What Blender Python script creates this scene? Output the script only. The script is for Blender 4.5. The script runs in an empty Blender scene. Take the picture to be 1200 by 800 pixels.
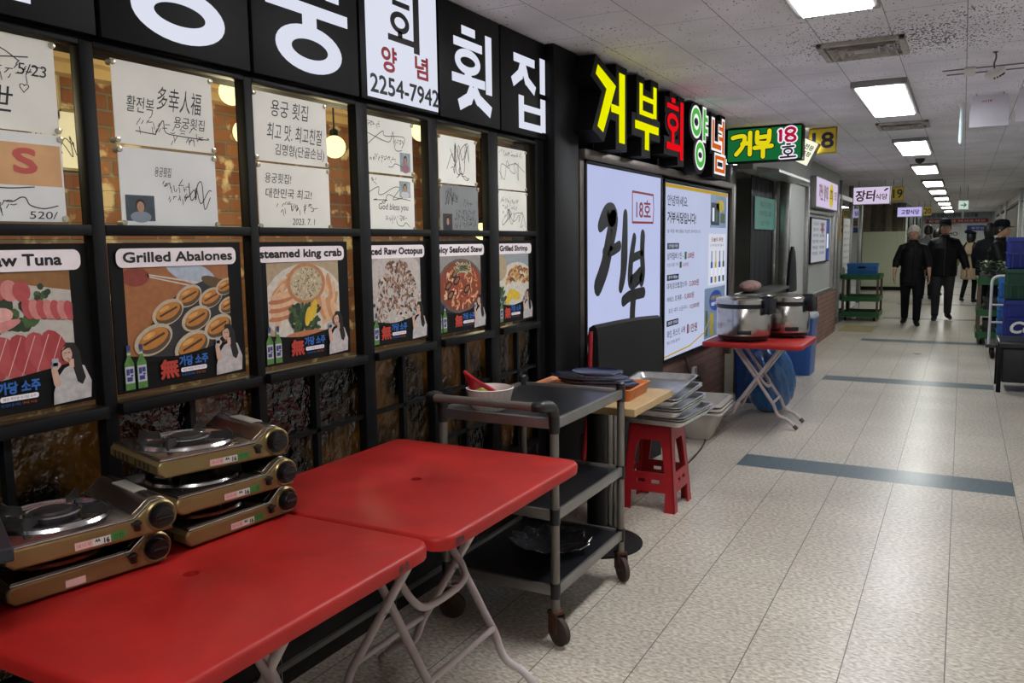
import bpy, bmesh, math, random
from mathutils import Vector, Matrix, Euler
sc = bpy.context.scene
COL = sc.collection
PI = math.pi
rnd = random.Random(7)

# ---------------------------------------------------------------- camera, world, exposure
cam_data = bpy.data.cameras.new('camera')
cam_data.sensor_width = 36.0
cam_data.lens = 961.26 / 1200 * 36
cam_data.clip_end = 200
cam_data.clip_start = 0.05
cam = bpy.data.objects.new('camera', cam_data)
COL.objects.link(cam)
yaw, pitch, roll = 0.501437, -0.118299, -0.0140762
fwd = Vector((-math.sin(yaw)*math.cos(pitch), math.cos(yaw)*math.cos(pitch), math.sin(pitch)))
rt = Vector((math.cos(yaw), math.sin(yaw), 0)); up = rt.cross(fwd)
r2 = rt*math.cos(roll) + up*math.sin(roll); u2 = -rt*math.sin(roll) + up*math.cos(roll)
mw = Matrix((r2, u2, -fwd)).transposed().to_4x4()
mw.translation = (0, 0, 1.39)
cam.matrix_world = mw
sc.camera = cam
world = bpy.data.worlds.new('world'); sc.world = world
world.use_nodes = True
world.node_tree.nodes['Background'].inputs[0].default_value = (0.8, 0.85, 1.0, 1)
world.node_tree.nodes['Background'].inputs[1].default_value = 0.02
sc.view_settings.view_transform = 'Standard'
sc.view_settings.look = 'None'
sc.view_settings.gamma = 1.0
sc.view_settings.use_curve_mapping = False
sc.view_settings.exposure = 0.0
sc.cycles.use_denoising = True
sc.cycles.max_bounces = 7
sc.cycles.transparent_max_bounces = 16
sc.cycles.caustics_reflective = False
sc.cycles.caustics_refractive = False
sc.cycles.sample_clamp_indirect = 6.0

PANEL = 26          # ceiling panel emission
SIGN = 0.88          # white light box faces
ZC = 2.35            # ceiling height
XW = -1.83           # shop front plane

# ---------------------------------------------------------------- materials
MATS = {}
def srgb(h):
    h = h.lstrip('#'); o = []
    for i in (0, 2, 4):
        c = int(h[i:i+2], 16)/255
        o.append(c/12.92 if c <= 0.04045 else ((c+0.055)/1.055)**2.4)
    return (o[0], o[1], o[2], 1)
def nd(nt, t, loc=None, **kw):
    n = nt.nodes.new(t)
    for k, v in kw.items(): setattr(n, k, v)
    return n
def mat(name, col, rough=0.5, metal=0.0, emit=0.0, vary=0.10, scale=12.0, bump=0.0, spec=0.5, coat=0.0, aniso=0.0, bscale=None):
    """procedural Principled material: colour and roughness broken up by noise"""
    if name in MATS: return MATS[name]
    m = bpy.data.materials.new(name); MATS[name] = m
    m.use_nodes = True; nt = m.node_tree; b = nt.nodes['Principled BSDF']
    c = srgb(col) if isinstance(col, str) else tuple(col) + (1,)
    b.inputs['Roughness'].default_value = rough; b.inputs['Metallic'].default_value = metal
    b.inputs['Specular IOR Level'].default_value = spec
    b.inputs['Coat Weight'].default_value = coat
    tc = nd(nt, 'ShaderNodeTexCoord'); no = nd(nt, 'ShaderNodeTexNoise'); no.inputs['Scale'].default_value = scale; no.inputs['Detail'].default_value = 5
    nt.links.new(tc.outputs['Object'], no.inputs['Vector'])
    rp = nd(nt, 'ShaderNodeValToRGB')
    lo, hi = 1-vary, 1+vary
    rp.color_ramp.elements[0].position = 0.3; rp.color_ramp.elements[1].position = 0.7
    rp.color_ramp.elements[0].color = tuple(min(1, x*lo) for x in c[:3]) + (1,)
    rp.color_ramp.elements[1].color = tuple(min(1, x*hi) for x in c[:3]) + (1,)
    nt.links.new(no.outputs['Fac'], rp.inputs['Fac'])
    nt.links.new(rp.outputs['Color'], b.inputs['Base Color'])
    if emit:
        nt.links.new(rp.outputs['Color'], b.inputs['Emission Color']); b.inputs['Emission Strength'].default_value = emit
    if bump:
        n2 = nd(nt, 'ShaderNodeTexNoise'); n2.inputs['Scale'].default_value = bscale or scale*4; n2.inputs['Detail'].default_value = 4
        nt.links.new(tc.outputs['Object'], n2.inputs['Vector'])
        bp = nd(nt, 'ShaderNodeBump'); bp.inputs['Strength'].default_value = bump; bp.inputs['Distance'].default_value = 0.01
        nt.links.new(n2.outputs['Fac'], bp.inputs['Height']); nt.links.new(bp.outputs['Normal'], b.inputs['Normal'])
    return m
def glow(name, col, strength):
    """a surface that gives off light: lamp diffuser, light box face, LED letter"""
    if name in MATS: return MATS[name]
    m = bpy.data.materials.new(name); MATS[name] = m
    m.use_nodes = True; nt = m.node_tree; nt.nodes.remove(nt.nodes['Principled BSDF'])
    e = nd(nt, 'ShaderNodeEmission'); e.inputs['Strength'].default_value = strength
    c = srgb(col)
    tc = nd(nt, 'ShaderNodeTexCoord'); no = nd(nt, 'ShaderNodeTexNoise'); no.inputs['Scale'].default_value = 3
    nt.links.new(tc.outputs['Object'], no.inputs['Vector'])
    rp = nd(nt, 'ShaderNodeValToRGB')
    rp.color_ramp.elements[0].color = tuple(x*0.94 for x in c[:3]) + (1,); rp.color_ramp.elements[1].color = tuple(min(1, x*1.04) for x in c[:3]) + (1,)
    nt.links.new(no.outputs['Fac'], rp.inputs['Fac']); nt.links.new(rp.outputs['Color'], e.inputs['Color'])
    nt.links.new(e.outputs[0], nt.nodes['Material Output'].inputs[0])
    return m
def pane_mat(name, tint, refl=0.06, rough=0.0, bump=0.0, bscale=20):
    """thin window glass: see-through, with a fresnel share of mirror reflection"""
    if name in MATS: return MATS[name]
    m = bpy.data.materials.new(name); MATS[name] = m
    m.use_nodes = True; nt = m.node_tree; nt.nodes.remove(nt.nodes['Principled BSDF'])
    t = nd(nt, 'ShaderNodeBsdfTransparent'); t.inputs[0].default_value = srgb(tint)
    g = nd(nt, 'ShaderNodeBsdfGlossy'); g.inputs['Roughness'].default_value = rough
    geo = nd(nt, 'ShaderNodeNewGeometry'); dt = nd(nt, 'ShaderNodeVectorMath', operation='DOT_PRODUCT')
    nt.links.new(geo.outputs['Incoming'], dt.inputs[0]); nt.links.new(geo.outputs['Normal'], dt.inputs[1])
    prev = dt.outputs['Value']
    for op, b in (('ABSOLUTE', None), ('SUBTRACT', 1.0), ('POWER', 5.0), ('MULTIPLY', 0.95), ('ADD', refl)):
        q = nd(nt, 'ShaderNodeMath', operation=op)
        if op == 'SUBTRACT': q.inputs[0].default_value = 1.0; nt.links.new(prev, q.inputs[1])
        else:
            nt.links.new(prev, q.inputs[0])
            if b is not None: q.inputs[1].default_value = b
        prev = q.outputs[0]
    mx = nd(nt, 'ShaderNodeMixShader')
    nt.links.new(prev, mx.inputs[0])
    nt.links.new(t.outputs[0], mx.inputs[1]); nt.links.new(g.outputs[0], mx.inputs[2])
    if bump:
        tc = nd(nt, 'ShaderNodeTexCoord'); n2 = nd(nt, 'ShaderNodeTexNoise'); n2.inputs['Scale'].default_value = bscale; n2.inputs['Detail'].default_value = 3
        nt.links.new(tc.outputs['Object'], n2.inputs['Vector'])
        bp = nd(nt, 'ShaderNodeBump'); bp.inputs['Strength'].default_value = bump; bp.inputs['Distance'].default_value = 0.02
        nt.links.new(n2.outputs['Fac'], bp.inputs['Height']); nt.links.new(bp.outputs['Normal'], g.inputs['Normal'])
    nt.links.new(mx.outputs[0], nt.nodes['Material Output'].inputs[0])
    return m
def brick_mat(name, c1, c2, mortar, bw, bh, wear=None, axes='YZ', offset=0.5, msize=0.012, bump=0.5, rough=0.8):
    if name in MATS: return MATS[name]
    m = bpy.data.materials.new(name); MATS[name] = m
    m.use_nodes = True; nt = m.node_tree; b = nt.nodes['Principled BSDF']
    tc = nd(nt, 'ShaderNodeTexCoord'); sp = nd(nt, 'ShaderNodeSeparateXYZ'); cb = nd(nt, 'ShaderNodeCombineXYZ')
    nt.links.new(tc.outputs['Object'], sp.inputs[0])
    nt.links.new(sp.outputs[axes[0]], cb.inputs['X']); nt.links.new(sp.outputs[axes[1]], cb.inputs['Y'])
    br = nd(nt, 'ShaderNodeTexBrick'); br.offset = offset
    br.inputs['Color1'].default_value = srgb(c1); br.inputs['Color2'].default_value = srgb(c2); br.inputs['Mortar'].default_value = srgb(mortar)
    br.inputs['Scale'].default_value = 1.0; br.inputs['Mortar Size'].default_value = msize/2; br.inputs['Brick Width'].default_value = bw; br.inputs['Row Height'].default_value = bh
    br.inputs['Mortar Smooth'].default_value = 0.3
    nt.links.new(cb.outputs[0], br.inputs['Vector'])
    out = br.outputs['Color']
    no = nd(nt, 'ShaderNodeTexNoise'); no.inputs['Scale'].default_value = 9; no.inputs['Detail'].default_value = 6
    nt.links.new(cb.outputs[0], no.inputs['Vector'])
    if wear:
        rp = nd(nt, 'ShaderNodeValToRGB'); rp.color_ramp.elements[0].position = 0.56; rp.color_ramp.elements[1].position = 0.64
        nt.links.new(no.outputs['Fac'], rp.inputs['Fac'])
        mx = nd(nt, 'ShaderNodeMix', data_type='RGBA'); mx.inputs['B'].default_value = srgb(wear)
        nt.links.new(rp.outputs['Color'], mx.inputs['Factor']); nt.links.new(out, mx.inputs['A']); out = mx.outputs['Result']
    nt.links.new(out, b.inputs['Base Color']); b.inputs['Roughness'].default_value = rough
    bp = nd(nt, 'ShaderNodeBump'); bp.inputs['Strength'].default_value = bump; bp.inputs['Distance'].default_value = 0.01; bp.invert = True
    nt.links.new(br.outputs['Fac'], bp.inputs['Height']); nt.links.new(bp.outputs['Normal'], b.inputs['Normal'])
    return m
def floor_mat():
    T = 0.2985; TY = 0.2955; X0 = 0.0087; Y0 = 5.056
    m = bpy.data.materials.new('vinyl_tile_floor'); m.use_nodes = True; nt = m.node_tree; b = nt.nodes['Principled BSDF']; L = nt.links.new
    def math_(op, a, bb=None):
        n = nd(nt, 'ShaderNodeMath', operation=op)
        for i, v in enumerate((a, bb)):
            if v is None: continue
            if isinstance(v, (int, float)): n.inputs[i].default_value = v
            else: L(v, n.inputs[i])
        return n.outputs[0]
    tc = nd(nt, 'ShaderNodeTexCoord'); sp = nd(nt, 'ShaderNodeSeparateXYZ'); L(tc.outputs['Object'], sp.inputs[0])
    u = math_('DIVIDE', math_('SUBTRACT', sp.outputs['X'], X0), T); v = math_('DIVIDE', math_('SUBTRACT', sp.outputs['Y'], Y0), TY)
    fu = math_('ABSOLUTE', math_('SUBTRACT', math_('FRACT', math_('ADD', u, 0.5)), 0.5)); fv = math_('ABSOLUTE', math_('SUBTRACT', math_('FRACT', math_('ADD', v, 0.5)), 0.5))
    su = math_('LESS_THAN', fu, 0.0065); sv = math_('MULTIPLY', math_('LESS_THAN', fv, 0.0065), 0.35)
    seam = math_('MAXIMUM', su, sv)
    # blue stripe, one tile deep and five wide, every twelve tiles
    iv = math_('FLOOR', v); iu = math_('FLOOR', u)
    per = math_('COMPARE', math_('MODULO', math_('ADD', iv, 120), 12), 0); nt.nodes[-1].inputs[2].default_value = 0.4
    blue = math_('MULTIPLY', per, math_('MULTIPLY', math_('GREATER_THAN', iu, -4.5), math_('LESS_THAN', iu, 0.5)))
    blue = math_('MULTIPLY', blue, math_('GREATER_THAN', v, -0.5))
    wn = nd(nt, 'ShaderNodeTexWhiteNoise', noise_dimensions='2D'); cb = nd(nt, 'ShaderNodeCombineXYZ'); L(iu, cb.inputs[0]); L(iv, cb.inputs[1]); L(cb.outputs[0], wn.inputs['Vector'])
    # mottled chips stretched along one way
    mp = nd(nt, 'ShaderNodeMapping'); mp.inputs['Scale'].default_value = (52, 95, 1); mp.inputs['Rotation'].default_value = (0, 0, 0.6); L(tc.outputs['Object'], mp.inputs[0])
    n1 = nd(nt, 'ShaderNodeTexNoise'); n1.inputs['Scale'].default_value = 1.0; n1.inputs['Detail'].default_value = 3; L(mp.outputs[0], n1.inputs['Vector'])
    rp = nd(nt, 'ShaderNodeValToRGB'); e = rp.color_ramp.elements
    e[0].position = 0.33; e[0].color = srgb('#978d7f'); e[1].position = 0.66; e[1].color = srgb('#d6cfc1')
    L(n1.outputs['Fac'], rp.inputs['Fac'])
    n2 = nd(nt, 'ShaderNodeTexNoise'); n2.inputs['Scale'].default_value = 1.6; n2.inputs['Detail'].default_value = 6; L(tc.outputs['Object'], n2.inputs['Vector'])
    dirt = nd(nt, 'ShaderNodeMapRange'); dirt.inputs['From Min'].default_value = 0.3; dirt.inputs['From Max'].default_value = 0.7; dirt.inputs['To Min'].default_value = 0.86; dirt.inputs['To Max'].default_value = 1.05; L(n2.outputs['Fac'], dirt.inputs[0])
    tv = nd(nt, 'ShaderNodeMapRange'); tv.inputs['To Min'].default_value = 0.93; tv.inputs['To Max'].default_value = 1.05; L(wn.outputs['Value'], tv.inputs[0])
    mlt = math_('MULTIPLY', dirt.outputs[0], tv.outputs[0])
    vm = nd(nt, 'ShaderNodeVectorMath', operation='SCALE'); L(rp.outputs['Color'], vm.inputs[0]); L(mlt, vm.inputs['Scale'])
    mb = nd(nt, 'ShaderNodeMix', data_type='RGBA'); L(blue, mb.inputs['Factor']); L(vm.outputs[0], mb.inputs['A'])
    rb = nd(nt, 'ShaderNodeValToRGB'); rb.color_ramp.elements[0].color = srgb('#46545b'); rb.color_ramp.elements[1].color = srgb('#65757b'); rb.color_ramp.elements[0].position = .3; rb.color_ramp.elements[1].position = .7; L(n1.outputs['Fac'], rb.inputs['Fac']); L(rb.outputs['Color'], mb.inputs['B'])
    ms = nd(nt, 'ShaderNodeMix', data_type='RGBA'); L(seam, ms.inputs['Factor']); L(mb.outputs['Result'], ms.inputs['A']); ms.inputs['B'].default_value = srgb('#5b544b')
    L(ms.outputs['Result'], b.inputs['Base Color'])
    rr = nd(nt, 'ShaderNodeMapRange'); rr.inputs['To Min'].default_value = 0.22; rr.inputs['To Max'].default_value = 0.42; L(n2.outputs['Fac'], rr.inputs[0]); L(rr.outputs[0], b.inputs['Roughness'])
    bp = nd(nt, 'ShaderNodeBump'); bp.inputs['Strength'].default_value = 0.06; bp.inputs['Distance'].default_value = 0.004
    n3 = nd(nt, 'ShaderNodeTexNoise'); n3.inputs['Scale'].default_value = 7; n3.inputs['Detail'].default_value = 3; L(tc.outputs['Object'], n3.inputs['Vector'])
    L(n3.outputs['Fac'], bp.inputs['Height']); L(bp.outputs['Normal'], b.inputs['Normal'])
    b.inputs['Specular IOR Level'].default_value = 0.45
    return m
def ceiling_mat():
    T = 0.3125; X0 = -0.0265; TY = 0.61
    m = bpy.data.materials.new('fissured_ceiling_tile'); m.use_nodes = True; nt = m.node_tree; b = nt.nodes['Principled BSDF']; L = nt.links.new
    def math_(op, a, bb=None):
        n = nd(nt, 'ShaderNodeMath', operation=op)
        for i, v in enumerate((a, bb)):
            if v is None: continue
            if isinstance(v, (int, float)): n.inputs[i].default_value = v
            else: L(v, n.inputs[i])
        return n.outputs[0]
    tc = nd(nt, 'ShaderNodeTexCoord'); sp = nd(nt, 'ShaderNodeSeparateXYZ'); L(tc.outputs['Object'], sp.inputs[0])
    u = math_('DIVIDE', math_('SUBTRACT', sp.outputs['X'], X0), T)
    iu = math_('FLOOR', u)
    v = math_('ADD', math_('DIVIDE', sp.outputs['Y'], TY), math_('MULTIPLY', iu, 0.5))
    fu = math_('ABSOLUTE', math_('SUBTRACT', math_('FRACT', math_('ADD', u, 0.5)), 0.5)); fv = math_('ABSOLUTE', math_('SUBTRACT', math_('FRACT', math_('ADD', v, 0.5)), 0.5))
    seam = math_('MAXIMUM', math_('LESS_THAN', fu, 0.006), math_('LESS_THAN', fv, 0.003))
    # worm-hole fissures: stretched voronoi specks, thicker in blotches
    mp = nd(nt, 'ShaderNodeMapping'); mp.inputs['Scale'].default_value = (110, 42, 1); mp.inputs['Rotation'].default_value = (0, 0, 0.35); L(tc.outputs['Object'], mp.inputs[0])
    no = nd(nt, 'ShaderNodeTexNoise'); no.inputs['Scale'].default_value = 1.0; no.inputs['Detail'].default_value = 1.0; L(mp.outputs[0], no.inputs['Vector'])
    big = nd(nt, 'ShaderNodeTexNoise'); big.inputs['Scale'].default_value = 2.2; big.inputs['Detail'].default_value = 2; L(tc.outputs['Object'], big.inputs['Vector'])
    thr = nd(nt, 'ShaderNodeMapRange'); thr.inputs['From Min'].default_value = 0.35; thr.inputs['From Max'].default_value = 0.7; thr.inputs['To Min'].default_value = 0.76; thr.inputs['To Max'].default_value = 0.665; L(big.outputs['Fac'], thr.inputs[0])
    # soot trailing beside the two air vents
    def near(cy, ry, k):
        dx = math_('DIVIDE', math_('SUBTRACT', sp.outputs['X'], -0.25), 0.75); dy = math_('DIVIDE', math_('SUBTRACT', sp.outputs['Y'], cy), ry)
        d = math_('SQRT', math_('ADD', math_('MULTIPLY', dx, dx), math_('MULTIPLY', dy, dy)))
        return math_('MULTIPLY', math_('MAXIMUM', math_('SUBTRACT', 1.0, d), 0.0), k)
    soot = math_('ADD', near(4.45, 0.7, 0.20), near(7.8, 0.6, 0.06))
    fis = math_('GREATER_THAN', no.outputs['Fac'], math_('SUBTRACT', thr.outputs[0], soot))
    tint = nd(nt, 'ShaderNodeValToRGB'); tint.color_ramp.elements[0].color = srgb('#dcd9e2'); tint.color_ramp.elements[1].color = srgb('#efecf5'); tint.color_ramp.elements[0].position = .35; tint.color_ramp.elements[1].position = .65; L(big.outputs['Fac'], tint.inputs[0])
    dark = math_('MAXIMUM', math_('MULTIPLY', fis, 0.85), math_('MULTIPLY', seam, 0.75))
    mx = nd(nt, 'ShaderNodeMix', data_type='RGBA'); L(dark, mx.inputs['Factor']); L(tint.outputs[0], mx.inputs['A']); mx.inputs['B'].default_value = srgb('#37343a')
    L(mx.outputs['Result'], b.inputs['Base Color']); b.inputs['Roughness'].default_value = 0.9
    bp = nd(nt, 'ShaderNodeBump'); bp.inputs['Strength'].default_value = 0.3; bp.inputs['Distance'].default_value = 0.005; bp.invert = True
    L(dark, bp.inputs['Height']); L(bp.outputs['Normal'], b.inputs['Normal'])
    return m

BLACK = mat('black_powder_coat', '#0b0b0c', 0.5, vary=0.2, spec=0.2)
BLACKM = mat('matt_black_panel', '#08080a', 0.6, vary=0.15, spec=0.15)
CHROME = mat('polished_steel', '#c9c9cb', 0.18, 1.0, vary=0.08)
STEEL = mat('brushed_steel', '#a9a8a6', 0.34, 1.0, vary=0.12, scale=30)
ALU = mat('aluminium_profile', '#8f8d8a', 0.4, 0.85, vary=0.08)
WHITE = mat('white_board', '#dcdad8', 0.5, vary=0.04)

# ---------------------------------------------------------------- mesh builder
class MB:
    def __init__(s): s.v = []; s.f = []; s.m = []; s.mats = []; s.smooth = []
    def mi(s, m):
        if m not in s.mats: s.mats.append(m)
        return s.mats.index(m)
    def add(s, vs, fs, m=None, smooth=False):
        o = len(s.v); s.v += [Vector(p) for p in vs]; i = s.mi(m) if m else 0
        for f in fs: s.f.append([o+k for k in f]); s.m.append(i); s.smooth.append(smooth)
        return s
    def bm(s, bm, m=None, smooth=False):
        bm.verts.index_update()
        s.add([v.co.copy() for v in bm.verts], [[v.index for v in f.verts] for f in bm.faces], m, smooth); bm.free(); return s
    def box(s, lo, hi, m=None, bev=0.0, rot=None, seg=2):
        b = bmesh.new(); bmesh.ops.create_cube(b, size=1)
        c = [(lo[i]+hi[i])/2 for i in range(3)]; d = [hi[i]-lo[i] for i in range(3)]
        for v in b.verts: v.co = Vector((v.co.x*d[0], v.co.y*d[1], v.co.z*d[2]))
        if bev: bmesh.ops.bevel(b, geom=b.edges[:], offset=min(bev, min(d)*0.45), segments=seg, profile=0.5, affect='EDGES')
        M = Matrix.Translation(c) @ (rot.to_matrix().to_4x4() if rot else Matrix())
        for v in b.verts: v.co = M @ v.co
        return s.bm(b, m, bool(bev))
    def rings(s, rs, m=None, cap=True, smooth=True, closed=False):
        n = len(rs[0]); vs = [p for r in rs for p in r]; fs = []
        k = len(rs)
        for i in range(k if closed else k-1):
            j = (i+1) % k
            for a in range(n):
                c = (a+1) % n; fs.append([i*n+a, i*n+c, j*n+c, j*n+a])
        s.add(vs, fs, m, smooth)
        if cap and not closed: s.add(rs[0], [list(range(n))[::-1]], m); s.add(rs[-1], [list(range(n))], m)
        return s
    def tube(s, path, r, m=None, n=10, cap=True, closed=False, flat=1.0):
        path = [Vector(p) for p in path]; rr = r if isinstance(r, (list, tuple)) else [r]*len(path)
        rs = []; prev = None; K = len(path)
        for i, p in enumerate(path):
            if closed: d = path[(i+1) % K]-path[i-1]
            else: d = (path[min(i+1, K-1)]-path[max(i-1, 0)])
            d.normalize()
            if prev is None:
                a = Vector((0, 0, 1)) if abs(d.z) < 0.9 else Vector((1, 0, 0))
                prev = d.cross(a).normalized()
            x = (prev - d*prev.dot(d)).normalized(); y = d.cross(x); prev = x
            rs.append([p + (x*math.cos(t)+y*math.sin(t)*flat)*rr[i] for t in [2*PI*k/n for k in range(n)]])
        return s.rings(rs, m, cap, True, closed)
    def cyl(s, a, b, r, m=None, n=20, r2=None): return s.tube([a, b], [r, r if r2 is None else r2], m, n)
    def lathe(s, prof, c=(0, 0, 0), m=None, n=32, axis='z', cap=True):
        rs = []
        for r, h in prof:
            ring = []
            for k in range(n):
                t = 2*PI*k/n; x, y = r*math.cos(t), r*math.sin(t)
                p = {'z': (x, y, h), 'y': (x, h, -y), 'x': (h, x, y)}[axis]
                ring.append(Vector(p)+Vector(c))
            rs.append(ring)
        return s.rings(rs, m, cap)
    def torus(s, c, R, r, m=None, n=36, k=8, axis='z', sq=1.0):
        path = []
        for i in range(n):
            t = 2*PI*i/n; x, y = R*math.cos(t), R*math.sin(t)*sq
            path.append(Vector(c)+Vector({'z': (x, y, 0), 'y': (x, 0, y), 'x': (0, x, y)}[axis]))
        return s.tube(path, r, m, k, closed=True)
    def ball(s, c, r, m=None, seg=20):
        r = r if isinstance(r, (list, tuple)) else (r, r, r)
        b = bmesh.new(); bmesh.ops.create_uvsphere(b, u_segments=seg, v_segments=seg//2, radius=1)
        for v in b.verts: v.co = Vector((v.co.x*r[0]+c[0], v.co.y*r[1]+c[1], v.co.z*r[2]+c[2]))
        return s.bm(b, m, True)
    def prism(s, pts, lo, hi, axis='x', m=None, smooth=False):
        """2-D outline extruded along an axis: x -> pts are (y,z); y -> (x,z); z -> (x,y)"""
        f = {'x': lambda p, h: (h, p[0], p[1]), 'y': lambda p, h: (p[0], h, p[1]), 'z': lambda p, h: (p[0], p[1], h)}[axis]
        n = len(pts); a = [f(p, lo) for p in pts]; b = [f(p, hi) for p in pts]
        fs = [list(range(n)), list(range(n, 2*n))[::-1]] + [[i, i+n, (i+1) % n+n, (i+1) % n] for i in range(n)]
        return s.add(a+b, fs, m, smooth)
    def xf(s, M):
        s.v = [M @ p for p in s.v]; return s
    def build(s, name, m=None, parent=None, loc=None, mods=None, auto=True):
        me = bpy.data.meshes.new(name)
        me.from_pydata([tuple(p) for p in s.v], [], s.f)
        ms = s.mats or ([m] if m else [])
        for x in ms: me.materials.append(x)
        me.polygons.foreach_set('material_index', s.m); me.polygons.foreach_set('use_smooth', s.smooth)
        b = bmesh.new(); b.from_mesh(me); bmesh.ops.remove_doubles(b, verts=b.verts[:], dist=1e-5) if auto else None
        bmesh.ops.recalc_face_normals(b, faces=b.faces[:]) if auto else None
        b.to_mesh(me); b.free()
        if any(s.smooth) and auto: me.set_sharp_from_angle(angle=math.radians(40))
        o = bpy.data.objects.new(name, me); COL.objects.link(o)
        if parent: o.parent = parent
        if loc: o.location = loc
        return o
def tag(o, label=None, cat=None, group=None, kind=None):
    if label: o['label'] = label
    if cat: o['category'] = cat
    if group: o['group'] = group
    if kind: o['kind'] = kind
    return o
def thing(name, label, cat, loc=(0, 0, 0), rz=0, group=None):
    o = bpy.data.objects.new(name, None); o.empty_display_size = 0.1; COL.objects.link(o)
    o.location = loc; o.rotation_euler = (0, 0, rz)
    return tag(o, label, cat, group)
def struct(o): o['kind'] = 'structure'; return o
def copy_tree(o, parent=None):
    c = o.copy(); COL.objects.link(c)
    if parent: c.parent = parent
    for ch in o.children: copy_tree(ch, c)
    return c
def arc(c, r, a0, a1, n=8, rx=None):
    return [(c[0]+(rx or r)*math.cos(a0+(a1-a0)*i/n), c[1]+r*math.sin(a0+(a1-a0)*i/n)) for i in range(n+1)]
def rrect(x0, y0, x1, y1, r, n=6):
    return arc((x1-r, y0+r), r, -PI/2, 0, n)+arc((x1-r, y1-r), r, 0, PI/2, n)+arc((x0+r, y1-r), r, PI/2, PI, n)+arc((x0+r, y0+r), r, PI, 1.5*PI, n)
def bez(pts, n=6):
    """smooth polyline through points (Catmull-Rom)"""
    P = [Vector(p) for p in pts]; out = []
    for i in range(len(P)-1):
        p0 = P[max(i-1, 0)]; p1 = P[i]; p2 = P[i+1]; p3 = P[min(i+2, len(P)-1)]
        for k in range(n):
            t = k/n
            out.append(0.5*((2*p1)+(p2-p0)*t+(2*p0-5*p1+4*p2-p3)*t*t+(3*p1-p0-3*p2+p3)*t**3))
    out.append(P[-1]); return out

# ---------------------------------------------------------------- flat art: lettering and printed pictures on a surface
TXT = {}
def text_polys(body, off=0.0):
    k = (body, off)
    if k in TXT: return TXT[k]
    c = bpy.data.curves.new('text', 'FONT'); c.body = body; c.resolution_u = 3; c.offset = off
    o = bpy.data.objects.new('text', c); COL.objects.link(o)
    dg = bpy.context.evaluated_depsgraph_get()
    me = bpy.data.meshes.new_from_object(o.evaluated_get(dg))
    vs = [(v.co.x, v.co.y) for v in me.vertices]; fs = [list(p.vertices) for p in me.polygons]
    bpy.data.objects.remove(o); bpy.data.meshes.remove(me); bpy.data.curves.remove(c)
    x0 = min(v[0] for v in vs); x1 = max(v[0] for v in vs); y0 = min(v[1] for v in vs); y1 = max(v[1] for v in vs)
    TXT[k] = (vs, fs, (x0, y0, x1, y1)); return TXT[k]
class Art:
    """polygons on a plane: o + u*U + v*V, raised by thin layers along N"""
    def __init__(s, o, U, V, N, z0=0.001, step=0.0003):
        s.o = Vector(o); s.U = Vector(U); s.V = Vector(V); s.N = Vector(N); s.z = z0; s.step = step; s.mb = MB()
    def P(s, p): return s.o + s.U*p[0] + s.V*p[1] + s.N*s.z
    def up(s, k=1): s.z += s.step*k; return s
    def poly(s, pts, m):
        s.mb.add([s.P(p) for p in pts], [list(range(len(pts)))], m); return s
    def rect(s, x0, y0, x1, y1, m, r=0):
        return s.poly(rrect(x0, y0, x1, y1, r) if r else [(x0, y0), (x1, y0), (x1, y1), (x0, y1)], m)
    def ell(s, cx, cy, rx, ry, m, a=0, n=24):
        ca, sa = math.cos(a), math.sin(a)
        return s.poly([(cx+rx*math.cos(t)*ca-ry*math.sin(t)*sa, cy+rx*math.cos(t)*sa+ry*math.sin(t)*ca) for t in [2*PI*i/n for i in range(n)]], m)
    def ring(s, cx, cy, rx, ry, w, m, n=32, wy=None):
        wy = wy or w; o = [(cx+rx*math.cos(2*PI*i/n), cy+ry*math.sin(2*PI*i/n)) for i in range(n)]; i_ = [(cx+(rx-w)*math.cos(2*PI*i/n), cy+(ry-wy)*math.sin(2*PI*i/n)) for i in range(n)]
        s.mb.add([s.P(p) for p in o+i_], [[k, (k+1) % n, n+(k+1) % n, n+k] for k in range(n)], m); return s
    def line(s, pts, w, m, cap=False, rnd_=False):
        """thick polyline: square joints, or round joints and caps"""
        ws = w if isinstance(w, (list, tuple)) else [w]*len(pts)
        z = s.z
        for i in range(len(pts)-1):
            s.z = z+(i % 6)*.00004
            a = Vector(pts[i][:2]); b = Vector(pts[i+1][:2]); d = (b-a)
            if d.length < 1e-9: continue
            d.normalize(); n = Vector((-d.y, d.x)); wa, wb = ws[i]/2, ws[i+1]/2
            if not rnd_ and i > 0: a = a-d*wa*0.6
            if not rnd_ and i < len(pts)-2: b = b+d*wb*0.6
            s.poly([a-n*wa, b-n*wb, b+n*wb, a+n*wa], m)
        if rnd_:
            for i, p in enumerate(pts):
                s.z = z+.00003+(i % 6)*.00004; s.ell(p[0], p[1], ws[i]/2, ws[i]/2, m, n=10)
        s.z = z
        return s
    def text(s, body, x0, y0, x1, y1, m, bold=0.0, off=0.0, keep=False, shear=0.0):
        """lettering fitted to a box; bold thickens every stroke by that share of the height"""
        vs, fs, (a0, b0, a1, b1) = text_polys(body, off)
        sx = (x1-x0)/max(1e-6, a1-a0); sy = (y1-y0)/max(1e-6, b1-b0)
        if keep: sx = min(sx, sy)
        q = [(x0+(p[0]-a0)*sx+shear*(p[1]-b0)*sy, y0+(p[1]-b0)*sy) for p in vs]
        offs = [(0, 0)] if not bold else [(math.cos(t)*bold*abs(y1-y0), math.sin(t)*bold*abs(y1-y0)) for t in [2*PI*(i+.5)/8 for i in range(8)]]
        z = s.z
        for k, (dx, dy) in enumerate(offs):
            s.z = z+k*.00004; s.mb.add([s.P((p[0]+dx, p[1]+dy)) for p in q], fs, m)
        s.z = z
        return s
    def build(s, name, parent=None): return s.mb.build(name, None, parent, auto=False)
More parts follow.
